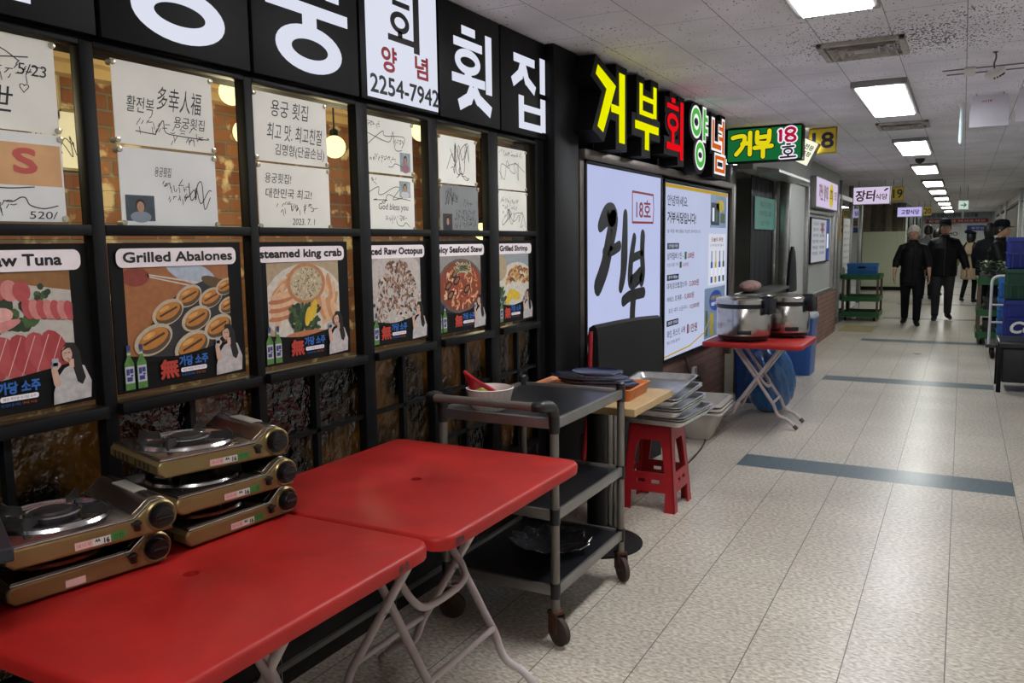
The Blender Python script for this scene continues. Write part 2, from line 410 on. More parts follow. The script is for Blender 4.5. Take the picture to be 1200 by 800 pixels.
def wall_art(y0, z0, X, **k): return Art((X, y0, z0), (0, 1, 0), (0, 0, 1), (1, 0, 0), **k)      # seen from the aisle, u along the wall
def front_art(x0, z0, Y, **k): return Art((x0, Y, z0), (1, 0, 0), (0, 0, 1), (0, -1, 0), **k)    # seen from the camera's end of the aisle
# ================================================================= SETTING
FLOOR = floor_mat(); CEIL = ceiling_mat()
o = MB().box((-4.3, -2.6, -0.06), (1.1, 36.1, 0)).build('floor', FLOOR); struct(o)
o = MB().box((-4.3, -2.6, ZC), (1.1, 36.1, ZC+0.06)).build('ceiling', CEIL); struct(o)
PALE = mat('painted_wall_pale', '#d4d4ce', 0.7, vary=0.06, scale=2)
PALEG = mat('painted_wall_grey', '#8f918d', 0.7, vary=0.08, scale=2)
struct(MB().box((1.0, -2.6, 0), (1.1, 36.1, ZC)).build('wall_right', PALE))
struct(MB().box((-4.3, 36.0, 0), (1.1, 36.1, ZC)).build('wall_far', mat('far_wall_white', '#e4e8ec', 0.6, vary=0.05)))
struct(MB().box((-4.3, -2.6, 0), (1.1, -2.5, ZC)).build('wall_back', PALEG))
# yellow guidance paving by the kitchen corner
o = MB().box((-1.62, 13.3, 0.0), (-1.15, 14.3, 0.004)).build('floor_guide_paving', mat('yellow_paving', '#94865c', 0.6, vary=0.15)); struct(o)
# ---- restaurant front: black tiled base, black header, pillar
TILE = brick_mat('black_gloss_tile', '#0e0e10', '#131316', '#8e8e8a', 0.60, 0.30, offset=0.0, msize=0.004, bump=0.15, rough=0.22)
w = MB().box((-1.97, -2.5, 0), (-1.835, 3.605, 0.40)).build('wall_left', TILE); struct(w)
struct(MB().box((-1.97, -2.5, 0.40), (-1.835, 0.78, 1.88)).build('wall_left_end', BLACKM))
struct(MB().box((-1.97, -2.5, 1.875), (-1.855, 3.605, ZC)).build('wall_left_header', BLACKM))
struct(MB().box((-1.97, 3.605, 0), (-1.835, 4.05, ZC)).box((-1.84, 3.70, 0), (-1.775, 3.99, ZC), bev=0.006).build('wall_left_pier', BLACK))
struct(MB().box((-1.836, -2.5, 0.060), (-1.822, 3.60, 0.078)).build('trim_1', ALU))
# ---- restaurant room behind the glass
OLD = brick_mat('old_red_brick', '#6d3a22', '#8a5a35', '#6f6152', 0.21, 0.068, wear='#c9b48d', msize=0.014, bump=0.8)
OLDX = brick_mat('old_red_brick_side', '#6d3a22', '#8a5a35', '#6f6152', 0.21, 0.068, wear='#c9b48d', axes='XZ', msize=0.014, bump=0.8)
struct(MB().box((-3.3, -0.6, 0), (-3.2, 5.6, ZC)).build('wall_restaurant', OLD))
struct(MB().box((-3.2, 5.5, 0), (-1.97, 5.6, ZC)).build('wall_restaurant_side', OLDX))
struct(MB().box((-3.2, -0.7, 0), (-1.97, -0.6, ZC)).build('wall_restaurant_end', OLDX))
BEIGE = mat('cream_moulding', '#b59a6c', 0.6, vary=0.06)
m = MB(); m.box((-3.2, -0.6, 2.12), (-3.05, 5.5, ZC)); m.box((-3.2, -0.6, 2.08), (-3.12, 5.5, 2.12)); m.box((-3.06, -0.6, 2.2), (-2.98, 5.5, ZC))
struct(m.build('trim_2', BEIGE))
# ---- windows
WIN = [(0.79, 1.257), (1.293, 1.759), (1.792, 2.258), (2.319, 2.690), (2.750, 3.149), (3.233, 3.605)]
GLASS = pane_mat('clear_window_glass', '#f2f5f2', 0.025)
def lower_glass():
    m = bpy.data.materials.new('amber_pattern_glass'); m.use_nodes = True; nt = m.node_tree; L = nt.links.new; nt.nodes.remove(nt.nodes['Principled BSDF'])
    tc = nd(nt, 'ShaderNodeTexCoord')
    n2 = nd(nt, 'ShaderNodeTexNoise'); n2.inputs['Scale'].default_value = 28; n2.inputs['Detail'].default_value = 3; L(tc.outputs['Object'], n2.inputs['Vector'])
    bp = nd(nt, 'ShaderNodeBump'); bp.inputs['Strength'].default_value = 0.9; bp.inputs['Distance'].default_value = 0.02; L(n2.outputs['Fac'], bp.inputs['Height'])
    n1 = nd(nt, 'ShaderNodeTexNoise'); n1.inputs['Scale'].default_value = 4.5; n1.inputs['Detail'].default_value = 4; L(tc.outputs['Object'], n1.inputs['Vector'])
    rp = nd(nt, 'ShaderNodeValToRGB'); e = rp.color_ramp.elements; e[0].position = 0.42; e[0].color = srgb('#1c1915'); e[1].position = 0.62; e[1].color = srgb('#94815a'); L(n1.outputs['Fac'], rp.inputs[0])
    t = nd(nt, 'ShaderNodeBsdfTransparent'); L(rp.outputs[0], t.inputs[0])
    d = nd(nt, 'ShaderNodeBsdfTranslucent'); L(rp.outputs[0], d.inputs[0]); L(bp.outputs[0], d.inputs['Normal'])
    mx = nd(nt, 'ShaderNodeMixShader'); mx.inputs[0].default_value = 0.55; L(t.outputs[0], mx.inputs[1]); L(d.outputs[0], mx.inputs[2])
    g = nd(nt, 'ShaderNodeBsdfGlossy'); g.inputs['Roughness'].default_value = 0.12; L(bp.outputs[0], g.inputs['Normal']); g.inputs[0].default_value = (.8, .8, .8, 1)
    mg = nd(nt, 'ShaderNodeMixShader'); mg.inputs[0].default_value = 0.10; L(mx.outputs[0], mg.inputs[1]); L(g.outputs[0], mg.inputs[2])
    L(mg.outputs[0], nt.nodes['Material Output'].inputs[0]); return m
AMBER = lower_glass()
for i, (a, b) in enumerate(WIN):
    prev = WIN[i-1][1] if i else 0.75
    m = MB()
    m.box((-1.868, prev, 0.40), (-1.830, a, 1.878), bev=0.003)                         # mullion
    if i == 5: m.box((-1.868, b, 0.40), (-1.832, b+0.03, 1.878), bev=0.003)
    for z0, z1, x in ((0.980, 1.010, -1.812), (1.424, 1.450, -1.829), (1.866, 1.880, -1.829), (0.40, 0.425, -1.825)):
        m.box((-1.872, a, z0), (x, b, z1), bev=0.003)
    for z in (0.787, 0.595): m.box((-1.868, a, z-.007), (-1.842, b, z+.007))
    c = (a+b)/2; m.box((-1.868, c-.009, 0.425), (-1.842, c+.009, 0.975))
    f = m.build('window_%d' % (i+1), BLACK); struct(f)
    MB().box((-1.868, a, 1.452), (-1.862, b, 1.866)).build('upper_pane', GLASS, f)
    MB().box((-1.868, a, 1.010), (-1.862, b, 1.424)).build('middle_pane', GLASS, f)
    MB().box((-1.868, a, 0.425), (-1.864, b, 0.975)).build('lower_pane', AMBER, f)
# ---- light box wall
BRK = brick_mat('brown_facing_brick', '#5a3f37', '#6b4a40', '#4a423e', 0.20, 0.065, msize=0.010, bump=0.6)
struct(MB().box((-1.97, 4.05, 0), (-1.83, 7.30, 0.62)).build('wall_brick_base', BRK))
struct(MB().box((-1.97, 4.05, 0.62), (-1.845, 7.30, ZC)).build('wall_box_backing', BLACKM))
m = MB(); m.box((-1.845, 4.06, 1.835), (-1.77, 7.28, 1.885), bev=.003); m.box((-1.845, 4.06, 0.45), (-1.80, 4.115, 1.84)); m.box((-1.845, 7.22, 0.40), (-1.77, 7.29, 1.84))
struct(m.build('trim_3', mat('dull_bronze_steel', '#6b625a', 0.4, 0.8, vary=0.15)))
# ---- kitchen front
KB = brick_mat('pink_brown_brick', '#7d5a4f', '#8c6a5c', '#5d514b', 0.19, 0.065, msize=0.012, bump=0.6)
m = MB(); m.box((-1.80, 7.50, 0), (-1.66, 9.30, 0.88)); m.box((-1.80, 9.30, 0), (-1.66, 13.27, 0.66)); struct(m.build('wall_kitchen', KB))
struct(MB().box((-1.82, 7.50, 0.88), (-1.60, 9.25, 0.91), bev=.004).build('trim_4', STEEL))
struct(MB().box((-1.80, 7.50, 2.02), (-1.66, 13.27, ZC)).build('wall_kitchen_header', PALEG))
m = MB()
for y, wd in ((9.22, .08), (10.46, .10), (12.75, .10), (13.12, .14)): m.box((-1.74, y, 0.66), (-1.645, y+wd, 2.02), bev=.004)
m.box((-1.86, 7.25, .62), (-1.79, 7.44, 2.05), bev=.004); m.box((-1.86, 9.26, .88), (-1.79, 9.44, 2.05), bev=.004)
m.box((-1.72, 10.5, 0.66), (-1.65, 13.2, 0.70)); m.box((-1.72, 10.5, 1.72), (-1.65, 13.2, 1.76))
struct(m.build('trim_5', STEEL))
struct(MB().box((-1.715, 9.30, 0.66), (-1.69, 10.46, 2.02)).build('wall_kitchen_panel', mat('grey_white_panel', '#a9aaa6', 0.45, vary=0.04)))
f = struct(MB().box((-1.70, 10.56, 0.70), (-1.69, 12.75, 1.72)).build('window_7', mat('frosted_pane', '#b8bab8', 0.25, vary=0.04)))
struct(MB().box((-3.3, 5.6, 0), (-3.2, 13.27, ZC)).build('wall_kitchen_inner', mat('kitchen_wall', '#b4b5ae', 0.5, vary=0.05)))
struct(MB().box((-3.3, 13.13, 0), (-1.66, 13.27, ZC)).build('wall_kitchen_end', PALEG))
# ---- beyond the kitchen
struct(MB().box((-2.55, 13.27, 0), (-2.45, 25.0, ZC)).build('wall_left_recess', PALEG))
MARB = mat('brown_marble', '#7d7264', 0.3, vary=0.35, scale=5)
struct(MB().box((-2.55, 25.0, 0), (-1.40, 25.1, ZC)).build('wall_recess_end', MARB))
struct(MB().box((-1.50, 25.1, 0), (-1.40, 36.0, ZC)).build('wall_left_distant', PALEG))
# shop door front past the kitchen corner: steel posts, glass, white notice area
m = MB()
for y in (13.30, 14.6, 16.2, 17.8): m.box((-1.86, y, 0), (-1.78, y+.08, ZC), bev=.005)
m.box((-1.85, 13.3, 2.05), (-1.79, 17.88, 2.12)); m.box((-1.85, 13.3, 0), (-1.79, 17.88, 0.12))
f = struct(m.build('door_1', STEEL))
MB().box((-1.825, 13.38, 0.12), (-1.817, 17.8, 2.05)).build('door_glass', pane_mat('greenish_glass', '#a8bcb4', 0.08), f)
# distant doorways on both sides and the fascia over the aisle's end
DARK = mat('dark_doorway', '#17181a', 0.5, vary=0.2)
for k, (y0, y1) in enumerate(((26.0, 28.4), (30.5, 33.0))):
    struct(MB().box((-1.40, y0, 0), (-1.38, y1, 2.05)).box((-1.40, y0-.08, 0), (-1.36, y0, 2.1)).box((-1.40, y1, 0), (-1.36, y1+.08, 2.1)).build('door_%d' % (2+k), DARK))
m = MB(); m.box((0.985, 19.5, 0), (1.0, 25.6, 2.06)); struct(m.build('door_4', mat('beige_shutter', '#6f695f', 0.6, vary=0.1)))
m = MB()
for y in (16.0, 17.6, 19.2, 25.6, 29.0): m.box((0.94, y, 0), (1.0, y+.3, ZC), bev=.01)
struct(m.build('trim_6', mat('white_jamb', '#c4c6c6', 0.5, vary=0.04)))
struct(MB().box((0.96, 13.0, 2.08), (1.0, 33.0, 2.14)).build('trim_7', BLACK))

# ================================================================= CEILING FIXTURES
FRAME = mat('grey_fixture_frame', '#8d8a8a', 0.5, vary=0.05)
DIFF = [glow('lamp_diffuser_boosted', '#fcfbff', PANEL*1.3), glow('lamp_diffuser', '#f4f8ff', PANEL), glow('lamp_diffuser_dimmed', '#f8fbf4', PANEL*.72)]  # same lamps, strength stepped down along the aisle to grade the brightness
WHERE = ['behind the camera', 'above the first red table', 'above the small table with the cookers', 'beside the dome camera', 'in front of the grey-haired walker', 'above the green trolley', 'before the hanging exit sign', 'past the hanging exit sign', 'third beyond the exit sign', 'fourth beyond the exit sign', 'last before the end wall']
for k, y in enumerate([-0.93, 2.33, 5.58, 8.94, 12.05, 15.4, 18.35, 21.65, 24.9, 28.2, 32.6]):
    x0, x1, y1 = -0.655, -0.335, y+1.42
    t = thing('ceiling_light', 'lit rectangular ceiling light panel %s' % WHERE[k], 'ceiling light', ((x0+x1)/2, y+.71, ZC), group='ceiling light panels along the aisle')
    m = MB(); h = 0.035; fw = .028
    a, b = (x1-x0)/2, .71
    for lo, hi in (((-a, -b, -h), (-a+fw, b, 0)), ((a-fw, -b, -h), (a, b, 0)), ((-a+fw, -b, -h), (a-fw, -b+fw*1.6, 0)), ((-a+fw, b-fw*1.6, -h), (a-fw, b, 0))): m.box(lo, hi, bev=.003)
    m.build('frame', FRAME, t)
    MB().box((-a+fw, -b+fw*1.6, -h-.007), (a-fw, b-fw*1.6, -h+.010)).build('diffuser', DIFF[0 if k < 2 else 1 if k < 4 else 2], t)
VENT = mat('dusty_vent_metal', '#aaa49e', 0.6, 0.1, vary=0.25, scale=15)
for k, (x, y, s, lab) in enumerate(((-0.485, 4.62, 0.2, 'large square air diffuser stained with soot, ahead of the first full light panel'), (-0.49, 7.85, 0.2, 'small square air diffuser between two light panels'))):
    t = thing('air_diffuser', lab, 'air vent', (x, y, ZC))
    m = MB()
    for lo, hi in (((-s, -s, -.02), (s, -s+.03, 0)), ((-s, s-.03, -.02), (s, s, 0)), ((-s, -s, -.02), (-s+.03, s, 0)), ((s-.03, -s, -.02), (s, s, 0))): m.box(lo, hi, bev=.004)
    m.build('frame', VENT, t)
    for q, rr in enumerate((0.155, 0.115, 0.075)):
        i = MB(); zt, zb = -0.004, -0.028+.002*q
        a, b = rr, rr-.022
        cor = [(1, 1), (-1, 1), (-1, -1), (1, -1)]
        i.rings([[(c[0]*b, c[1]*b, zt) for c in cor], [(c[0]*a, c[1]*a, zb) for c in cor], [(c[0]*(a-.004), c[1]*(a-.004), zb) for c in cor], [(c[0]*(b-.004), c[1]*(b-.004), zt) for c in cor]], VENT, cap=False, smooth=False)
        i.build('vane', None, t)
    MB().box((-.045, -.045, -.022), (.045, .045, -.012), bev=.004).build('centre_plate', VENT, t)
PLAST = mat('off_white_plastic', '#d6d2d0', 0.45, vary=0.04)
t = thing('smoke_detector', 'round white smoke detector dangling askew on its wires from the ceiling', 'smoke detector', (0.105, 5.1, ZC))
m = MB(); m.tube(bez([(0, 0, 0), (.004, 0, -.03), (-.004, 0.003, -.06), (0, 0, -.09)]), .004, mat('detector_wire', '#5a5450', .6)); m.cyl((0, 0, -.004), (0, 0, 0), .012); m.build('cord', None, t)
m = MB().lathe([(0.001, 0.018), (.032, .016), (.05, .004), (.052, -.006), (.046, -.014), (.03, -.02), (.028, -.03), (.001, -.033)], m=PLAST)
m.xf(Matrix.Translation((0, 0, -.105)) @ Euler((0.35, -0.38, 0)).to_matrix().to_4x4()); h_ = m.build('head', None, t)
m = MB()
for k in range(6):
    a = -1.9+k*.35; m.box((-.004, -.003, -.006), (.004, .003, .006), mat('dark_slot', '#1a1a1c', .6)); m.v[-8:] = [Matrix.Rotation(a, 4, 'Z') @ (p+Vector((.038, 0, -.019))) for p in m.v[-8:]]
m.xf(Matrix.Translation((0, 0, -.105)) @ Euler((0.35, -0.38, 0)).to_matrix().to_4x4()); m.build('sensing_slot', None, h_)
def hang_board(x0, x1, y, z0, lab, z1=2.335):
    t = thing('hanging_board', lab, 'hanging sign', ((x0+x1)/2, y, ZC))
    wd = (x1-x0)/2
    m = MB(); m.prism([(-wd+.012*s, zz) for s, zz in ((1, z1-ZC), (0, z1-ZC-.1), (0, z0-ZC))]+[(wd-.012*s, zz) for s, zz in ((0, z0-ZC), (0, z1-ZC-.1), (1, z1-ZC))], -.004, .004, 'y'); m.build('board', mat('white_acrylic', '#cdc9d2', 0.35, vary=0.03), t)
    for s in (-1, 1): MB().cyl((s*wd*.7, 0, z1-ZC-.01), (s*wd*.7, 0, 0), .0025).build('wire', ALU, t)
    RED = mat('red_print', '#a3202c', .5)
    A = Art((-wd*.22, -.0045, z1-ZC-.045), (1, 0, 0), (0, 0, 1), (0, -1, 0)); A.text('119', 0, 0, .035, .014, RED, bold=.06, shear=.3); A.rect(-.02, 0.003, -.006, .009, RED); A.build('lettering', t)
hang_board(0.0, 0.23, 6.5, 2.13, 'white hanging board with small red print, beside the clear emergency tube')
hang_board(0.262, 0.47, 6.35, 2.13, 'white hanging board cut off by the edge of the view')
t = thing('emergency_tube', 'clear hanging tube lamp beside the white hanging board', 'lamp', (-0.05, 6.9, ZC))
MB().lathe([(.03, 0), (.03, -.012), (.016, -.03), (.014, -.04)]).build('base', PLAST, t)
MB().lathe([(.013, -.03), (.013, -.27), (.008, -.285), (.001, -.288)], n=16).build('tube', mat('frosted_tube', '#cfe0e2', 0.2, vary=.03), t)
t = thing('dome_camera', 'small dark dome camera under the ceiling behind the second light panel', 'camera', (-0.49, 10.95, ZC))
MB().lathe([(.075, 0), (.075, -.02), (.06, -.03)]).build('base', PLAST, t); MB().ball((0, 0, -.035), (.055, .055, .055)).build('dome', mat('smoked_dome', '#0b0b0d', .1), t)
t = thing('ceiling_rail', 'pair of thin dark cable strips lying along the ceiling tiles by the hanging board', 'cable', (0.15, 5.6, ZC))
m = MB(); m.box((-.30, -.1, -.006), (.4, -.092, 0)); m.box((-.28, .05, -.006), (.4, .058, 0)); m.build('strip', mat('grey_cable', '#77727a', .6), t)
m = MB(); m.box((-.19, -.14, -.014), (-.13, .10, 0), bev=.003); m.build('clip', PLAST, t)
# restaurant globe lamps
GL = glow('warm_globe', '#ffe9a0', 2.6)
for k, (y, z, lab) in enumerate(((2.437, 2.01, 'upper warm globe lamp seen behind the pane over the abalone poster'), (2.499, 1.859, 'lower warm globe lamp seen behind the pane over the abalone poster'), (3.043, 1.852, 'warm globe lamp seen behind the pane over the king crab poster'), (4.38, 1.47, 'warm globe lamp low behind the seafood stew poster'), (1.15, 2.0, 'warm globe lamp deep in the room behind the tuna window'), (3.75, 2.0, 'warm globe lamp hidden behind the octopus window'))):
    x = -2.6
    t = thing('globe_lamp', lab, 'pendant lamp', (x, y, ZC), group='warm globes in the restaurant')
    MB().cyl((0, 0, 0), (0, 0, z-ZC+.05), .004).build('cord', BLACK, t)
    MB().ball((0, 0, z-ZC), .052).build('globe', GL, t)
    MB().lathe([(.02, z-ZC+.05), (.02, z-ZC+.075), (.006, z-ZC+.085)]).build('cap', BLACK, t)
    l = bpy.data.lights.new('globe_light', 'POINT'); l.energy = 8; l.color = (1, .82, .52); l.shadow_soft_size = .06
    lo = bpy.data.objects.new('globe_light', l); COL.objects.link(lo); lo.parent = t; lo.location = (0.0, 0, z-ZC-.12)
# ================================================================= SHOP SIGNS OVER THE WINDOWS
SW = glow('sign_white_light', '#e9edff', SIGN)
INK = mat('black_print', '#111114', 0.5, vary=.1)
REDP = mat('red_print', '#b3202e', .5)
BLUEP = mat('blue_print', '#1f4fa8', .5)
SB = [0.822, 1.307, 1.790, 2.279, 2.761, 3.253, 3.736]
def sign_panel(k, lab, white=False):
    a, b = SB[k]+.006, SB[k+1]-.006
    t = thing('sign_panel', lab, 'shop sign', (0, 0, 0), group='light box panels of the corner restaurant')
    m = MB(); m.box((-1.856, a, 1.893), (-1.823, b, 2.348), BLACK, bev=.004); m.build('cabinet', None, t)
    A = Art((-1.8225, 0, 0), (0, 1, 0), (0, 0, 1), (1, 0, 0), z0=.0004)
    if white: A.rect(a+.03, 1.904, b-.004, 2.345, SW); A.build('lit_face', t); A = Art((-1.8225, 0, 0), (0, 1, 0), (0, 0, 1), (1, 0, 0), z0=.0012)
    return t, A
t, A = sign_panel(0, 'black light box sign panel over the tuna window'); A.rect(1.10, 1.928, 1.145, 2.33, SW).rect(.88, 2.1, 1.06, 2.14, SW).rect(.95, 2.14, 1.0, 2.25, SW).rect(.87, 2.25, 1.07, 2.29, SW); A.build('lettering', t)
t, A = sign_panel(1, 'black light box sign panel over the abalone window')
A.ring(1.546, 1.995, .148, .072, .067, SW, wy=.044); A.rect(1.365, 2.078, 1.728, 2.116, SW).rect(1.46, 2.116, 1.51, 2.165, SW).rect(1.585, 2.116, 1.635, 2.165, SW); A.ring(1.546, 2.235, .145, .072, .064, SW, wy=.04); A.build('lettering', t)
t, A = sign_panel(2, 'black light box sign panel over the king crab window')
A.ring(2.036, 2.003, .150, .072, .068, SW, wy=.042); A.rect(1.852, 2.104, 2.220, 2.141, SW).rect(2.005, 2.06, 2.07, 2.11, SW); A.rect(1.89, 2.275, 2.18, 2.312, SW).rect(2.115, 2.17, 2.18, 2.30, SW); A.build('lettering', t)
t, A = sign_panel(3, 'white light box sign panel with a black syllable and phone number over the octopus window', True)
A.rect(2.47, 2.243, 2.575, 2.262, INK).rect(2.495, 2.275, 2.55, 2.294, INK); A.ring(2.513, 2.188, .058, .038, .026, INK, wy=.019); A.rect(2.499, 2.135, 2.527, 2.16, INK).rect(2.44, 2.117, 2.598, 2.139, INK).rect(2.596, 2.097, 2.634, 2.335, INK); A.build('lettering', t)
A = Art((-1.8225, 0, 0), (0, 1, 0), (0, 0, 1), (1, 0, 0), z0=.0012); A.text('양', 2.40, 2.005, 2.486, 2.09, REDP, bold=.035); A.build('red_lettering', t); A = Art((-1.8225, 0, 0), (0, 1, 0), (0, 0, 1), (1, 0, 0), z0=.0012); A.text('념', 2.603, 2.012, 2.684, 2.092, REDP, bold=.035); A.build('red_lettering', t)
A = Art((-1.8225, 0, 0), (0, 1, 0), (0, 0, 1), (1, 0, 0), z0=.0012); A.text('2254-7942', 2.332, 1.922, 2.755, 1.984, INK, bold=.03); A.build('phone_number', t)
t, A = sign_panel(4, 'black light box sign panel with a stacked white syllable over the seafood stew window')
A.rect(2.934, 2.240, 3.041, 2.274, SW).rect(2.872, 2.187, 3.096, 2.221, SW); A.ring(2.980, 2.135, .100, .051, .042, SW, wy=.032); A.rect(2.953, 2.07, 3.007, 2.10, SW).rect(2.856, 2.043, 3.117, 2.079, SW).rect(3.123, 2.027, 3.176, 2.270, SW)
A.line([(3.02, 2.038), (2.985, 1.99), (2.905, 1.955)], [.055, .05, .045], SW); A.line([(3.02, 2.038), (3.06, 1.995), (3.165, 1.955)], [.055, .05, .05], SW); A.build('lettering', t)
t, A = sign_panel(5, 'black light box sign panel with a white syllable over the shrimp window')
A.rect(3.376, 2.214, 3.585, 2.252, SW); A.line([(3.475, 2.23), (3.44, 2.165), (3.362, 2.12)], [.055, .05, .045], SW); A.line([(3.475, 2.2), (3.505, 2.145), (3.588, 2.108)], [.05, .045, .045], SW); A.rect(3.639, 2.106, 3.695, 2.272, SW)
A.rect(3.42, 1.922, 3.472, 2.072, SW).rect(3.643, 1.926, 3.697, 2.082, SW).rect(3.46, 2.004, 3.66, 2.034, SW).rect(3.46, 1.922, 3.66, 1.955, SW); A.build('lettering', t)

# ---- channel letters of the next shop
XL = -1.67
def channel(lab, polys, rings, col, strength, edge=None, mg=.04):
    t = thing('channel_letter', lab, 'lit sign letter', (0, 0, 0), group='lit letters over the light boxes')
    body = MB(); face = Art((XL, 0, 0), (0, 1, 0), (0, 0, 1), (1, 0, 0), z0=.003)
    lit = glow('letter_'+col.lstrip('#'), col, strength)
    if edge:
        E = glow('letter_edge', '#ffffff', 0.95)
    ez = .0
    for p in polys:
        c = Vector((sum(q[0] for q in p)/len(p), sum(q[1] for q in p)/len(p)))
        n = len(p); big = []
        area = sum(p[i][0]*p[(i+1) % n][1]-p[(i+1) % n][0]*p[i][1] for i in range(n))
        sgn = 1 if area > 0 else -1
        def grow(mm):
            out = []
            for i in range(n):
                a, b, d = Vector(p[i-1]), Vector(p[i]), Vector(p[(i+1) % n])
                e1 = (b-a).normalized(); e2 = (d-b).normalized()
                n1 = Vector((e1.y, -e1.x))*sgn; n2 = Vector((e2.y, -e2.x))*sgn
                k = (n1+n2); k = k/max(.55, k.dot(n1)) if k.length > 1e-6 else n1
                out.append(tuple(b+k*mm))
            return out
        g = grow(mg); g = [(q[0], min(q[1], ZC-.004)) for q in g]
        body.prism(g, -1.80, XL-ez, 'x', BLACKM); ez += .0006
        if edge: face.poly(grow(.017), E)
    for (cy, cz, ry, rz, w) in rings:
        body.prism([(cy+(ry+mg)*math.cos(a), min(ZC-.004, cz+(rz+mg)*math.sin(a))) for a in [2*PI*i/28 for i in range(28)]], -1.80, XL-ez, 'x', BLACKM); ez += .0006
        if edge: face.ring(cy, cz, ry+.017, rz+.017, w+.034, E)
    if edge: face.up(3)
    for p in polys: face.poly(p, lit)
    for (cy, cz, ry, rz, w) in rings: face.ring(cy, cz, ry, rz, w, lit, wy=w*.8)
    body.build('casing', None, t); face.build('lit_face', t)
R = lambda a, z0, b, z1: [(a, z0), (b, z0), (b, z1), (a, z1)]
channel('tall yellow lit channel letter, first in the row beside the black pier', [[(3.989, 2.29), (4.238, 2.219), (4.059, 1.959), (3.982, 1.983), (4.105, 2.185), (3.961, 2.24)], R(4.285, 1.929, 4.372, 2.298), R(4.17, 2.078, 4.285, 2.12)], [], '#f2f200', .95)
channel('yellow lit channel letter, second in the row', [R(4.605, 2.122, 4.66, 2.298), R(4.845, 2.126, 4.905, 2.31), R(4.66, 2.207, 4.845, 2.235), R(4.66, 2.122, 4.845, 2.15), R(4.534, 2.036, 4.946, 2.082), R(4.70, 1.93, 4.772, 2.036)], [], '#f2f200', .95)
channel('red lit channel letter in the middle of the row', [R(5.2, 2.272, 5.275, 2.30), R(5.108, 2.23, 5.35, 2.26), R(5.205, 2.02, 5.26, 2.10), R(5.105, 1.975, 5.386, 2.018), R(5.386, 1.924, 5.452, 2.298)], [(5.23, 2.148, .115, .058, .042)], '#f0101c', .9, mg=.035)
channel('green lit channel letter with a white edge', [R(5.93, 2.11, 5.985, 2.325), R(5.985, 2.165, 6.045, 2.195), R(5.985, 2.245, 6.045, 2.275)], [(5.755, 2.215, .118, .095, .05), (5.862, 1.998, .115, .088, .05)], '#53c24d', .85, edge=1, mg=.045)
channel('orange lit channel letter with a white edge, last in the row', [R(6.17, 2.08, 6.222, 2.285), R(6.222, 2.08, 6.43, 2.118), R(6.46, 2.055, 6.515, 2.305), R(6.36, 2.225, 6.46, 2.255), R(6.36, 2.15, 6.46, 2.18), R(6.262, 1.912, 6.315, 2.035), R(6.5, 1.912, 6.553, 2.035), R(6.315, 1.912, 6.5, 1.94), R(6.315, 2.007, 6.5, 2.035)], [], '#e0651c', .85, edge=1, mg=.045)

# ---- the two big light boxes
XB = -1.80
LB = glow('light_box_face', '#ccd4ff', .80)
LB2 = glow('light_box_face_notice', '#cdd6f5', .78)
def light_box(y0, y1, z0, z1, lab, face):
    t = thing('light_box', lab, 'light box', (0, 0, 0))
    m = MB()
    fr = .022
    for lo, hi in (((y0, z0), (y0+fr, z1)), ((y1-fr, z0), (y1, z1)), ((y0, z0), (y1, z0+fr)), ((y0, z1-fr), (y1, z1))): m.box((-1.845, lo[0], lo[1]), (-1.792, hi[0], hi[1]), BLACK, bev=.003)
    m.build('frame', None, t)
    MB().box((-1.844, y0+fr, z0+fr), (XB, y1-fr, z1-fr), face).build('lit_face', None, t)
    return t
t = light_box(4.12, 5.415, .60, 1.835, 'large glowing light box with brushed black calligraphy and a red stamp', LB)
A = wall_art(0, 0, XB)
A.line(bez([(4.335, 1.482), (4.43, 1.542), (4.52, 1.545), (4.53, 1.50), (4.47, 1.38), (4.40, 1.25), (4.30, 1.145)]), [.06+.085*math.sin(min(1, i/12)*PI*.5+.15)*(1-.35*max(0, (i-16)/20)) for i in range(37)], INK, rnd_=True)
A.line(bez([(4.40, 1.335), (4.52, 1.345), (4.63, 1.37)]), [.065]*13, INK, rnd_=True)
A.line(bez([(4.73, 1.555), (4.72, 1.40), (4.70, 1.22), (4.655, 1.12)]), [.112-.04*abs(i-9)/9 for i in range(19)], INK, rnd_=True)
A.build('calligraphy', t); A = wall_art(0, 0, XB)
A.line(bez([(4.885, 1.415), (4.83, 1.28), (4.815, 1.16), (4.87, 1.145), (5.0, 1.185)]), [.07+.035*(i/24) for i in range(25)], INK, rnd_=True)
A.line(bez([(5.04, 1.43), (5.03, 1.32), (5.045, 1.20), (5.02, 1.145)]), [.085]*19, INK, rnd_=True)
A.line(bez([(4.85, 1.29), (4.94, 1.305), (5.03, 1.315)]), [.055]*13, INK, rnd_=True)
A.line(bez([(4.70, 1.035), (4.82, 1.06), (5.06, 1.068)]), [.072]*13, INK, rnd_=True); A.line(bez([(4.875, 1.05), (4.86, .98), (4.85, .86)]), [.095]*13, INK, rnd_=True)
A.build('calligraphy', t)
A = wall_art(0, 0, XB); q = [(4.85, 1.515), (4.85, 1.70), (5.24, 1.695), (5.25, 1.60), (5.235, 1.515), (4.85, 1.512)]
A.line(q, .014, REDP, rnd_=True); A.text('18호', 4.92, 1.545, 5.19, 1.655, REDP, bold=.02); A.build('red_stamp', t)
t = light_box(5.455, 7.22, .545, 1.815, 'large glowing notice light box with small prices and product pictures', LB2)
GOLD = glow('gold_strip', '#d8b13a', .7)
A = wall_art(0, 0, XB); A.rect(5.48, 1.765, 7.19, 1.79, GOLD); A.build('gold_trim', t); A = wall_art(0, 0, XB); A.up(2); A.line([(5.48, .585), (6.1, .60), (6.5, .66), (6.75, .80)], .012, GOLD); A.build('gold_trim', t)
A = wall_art(0, 0, XB); DKB = mat('navy_print', '#1d2744', .5)
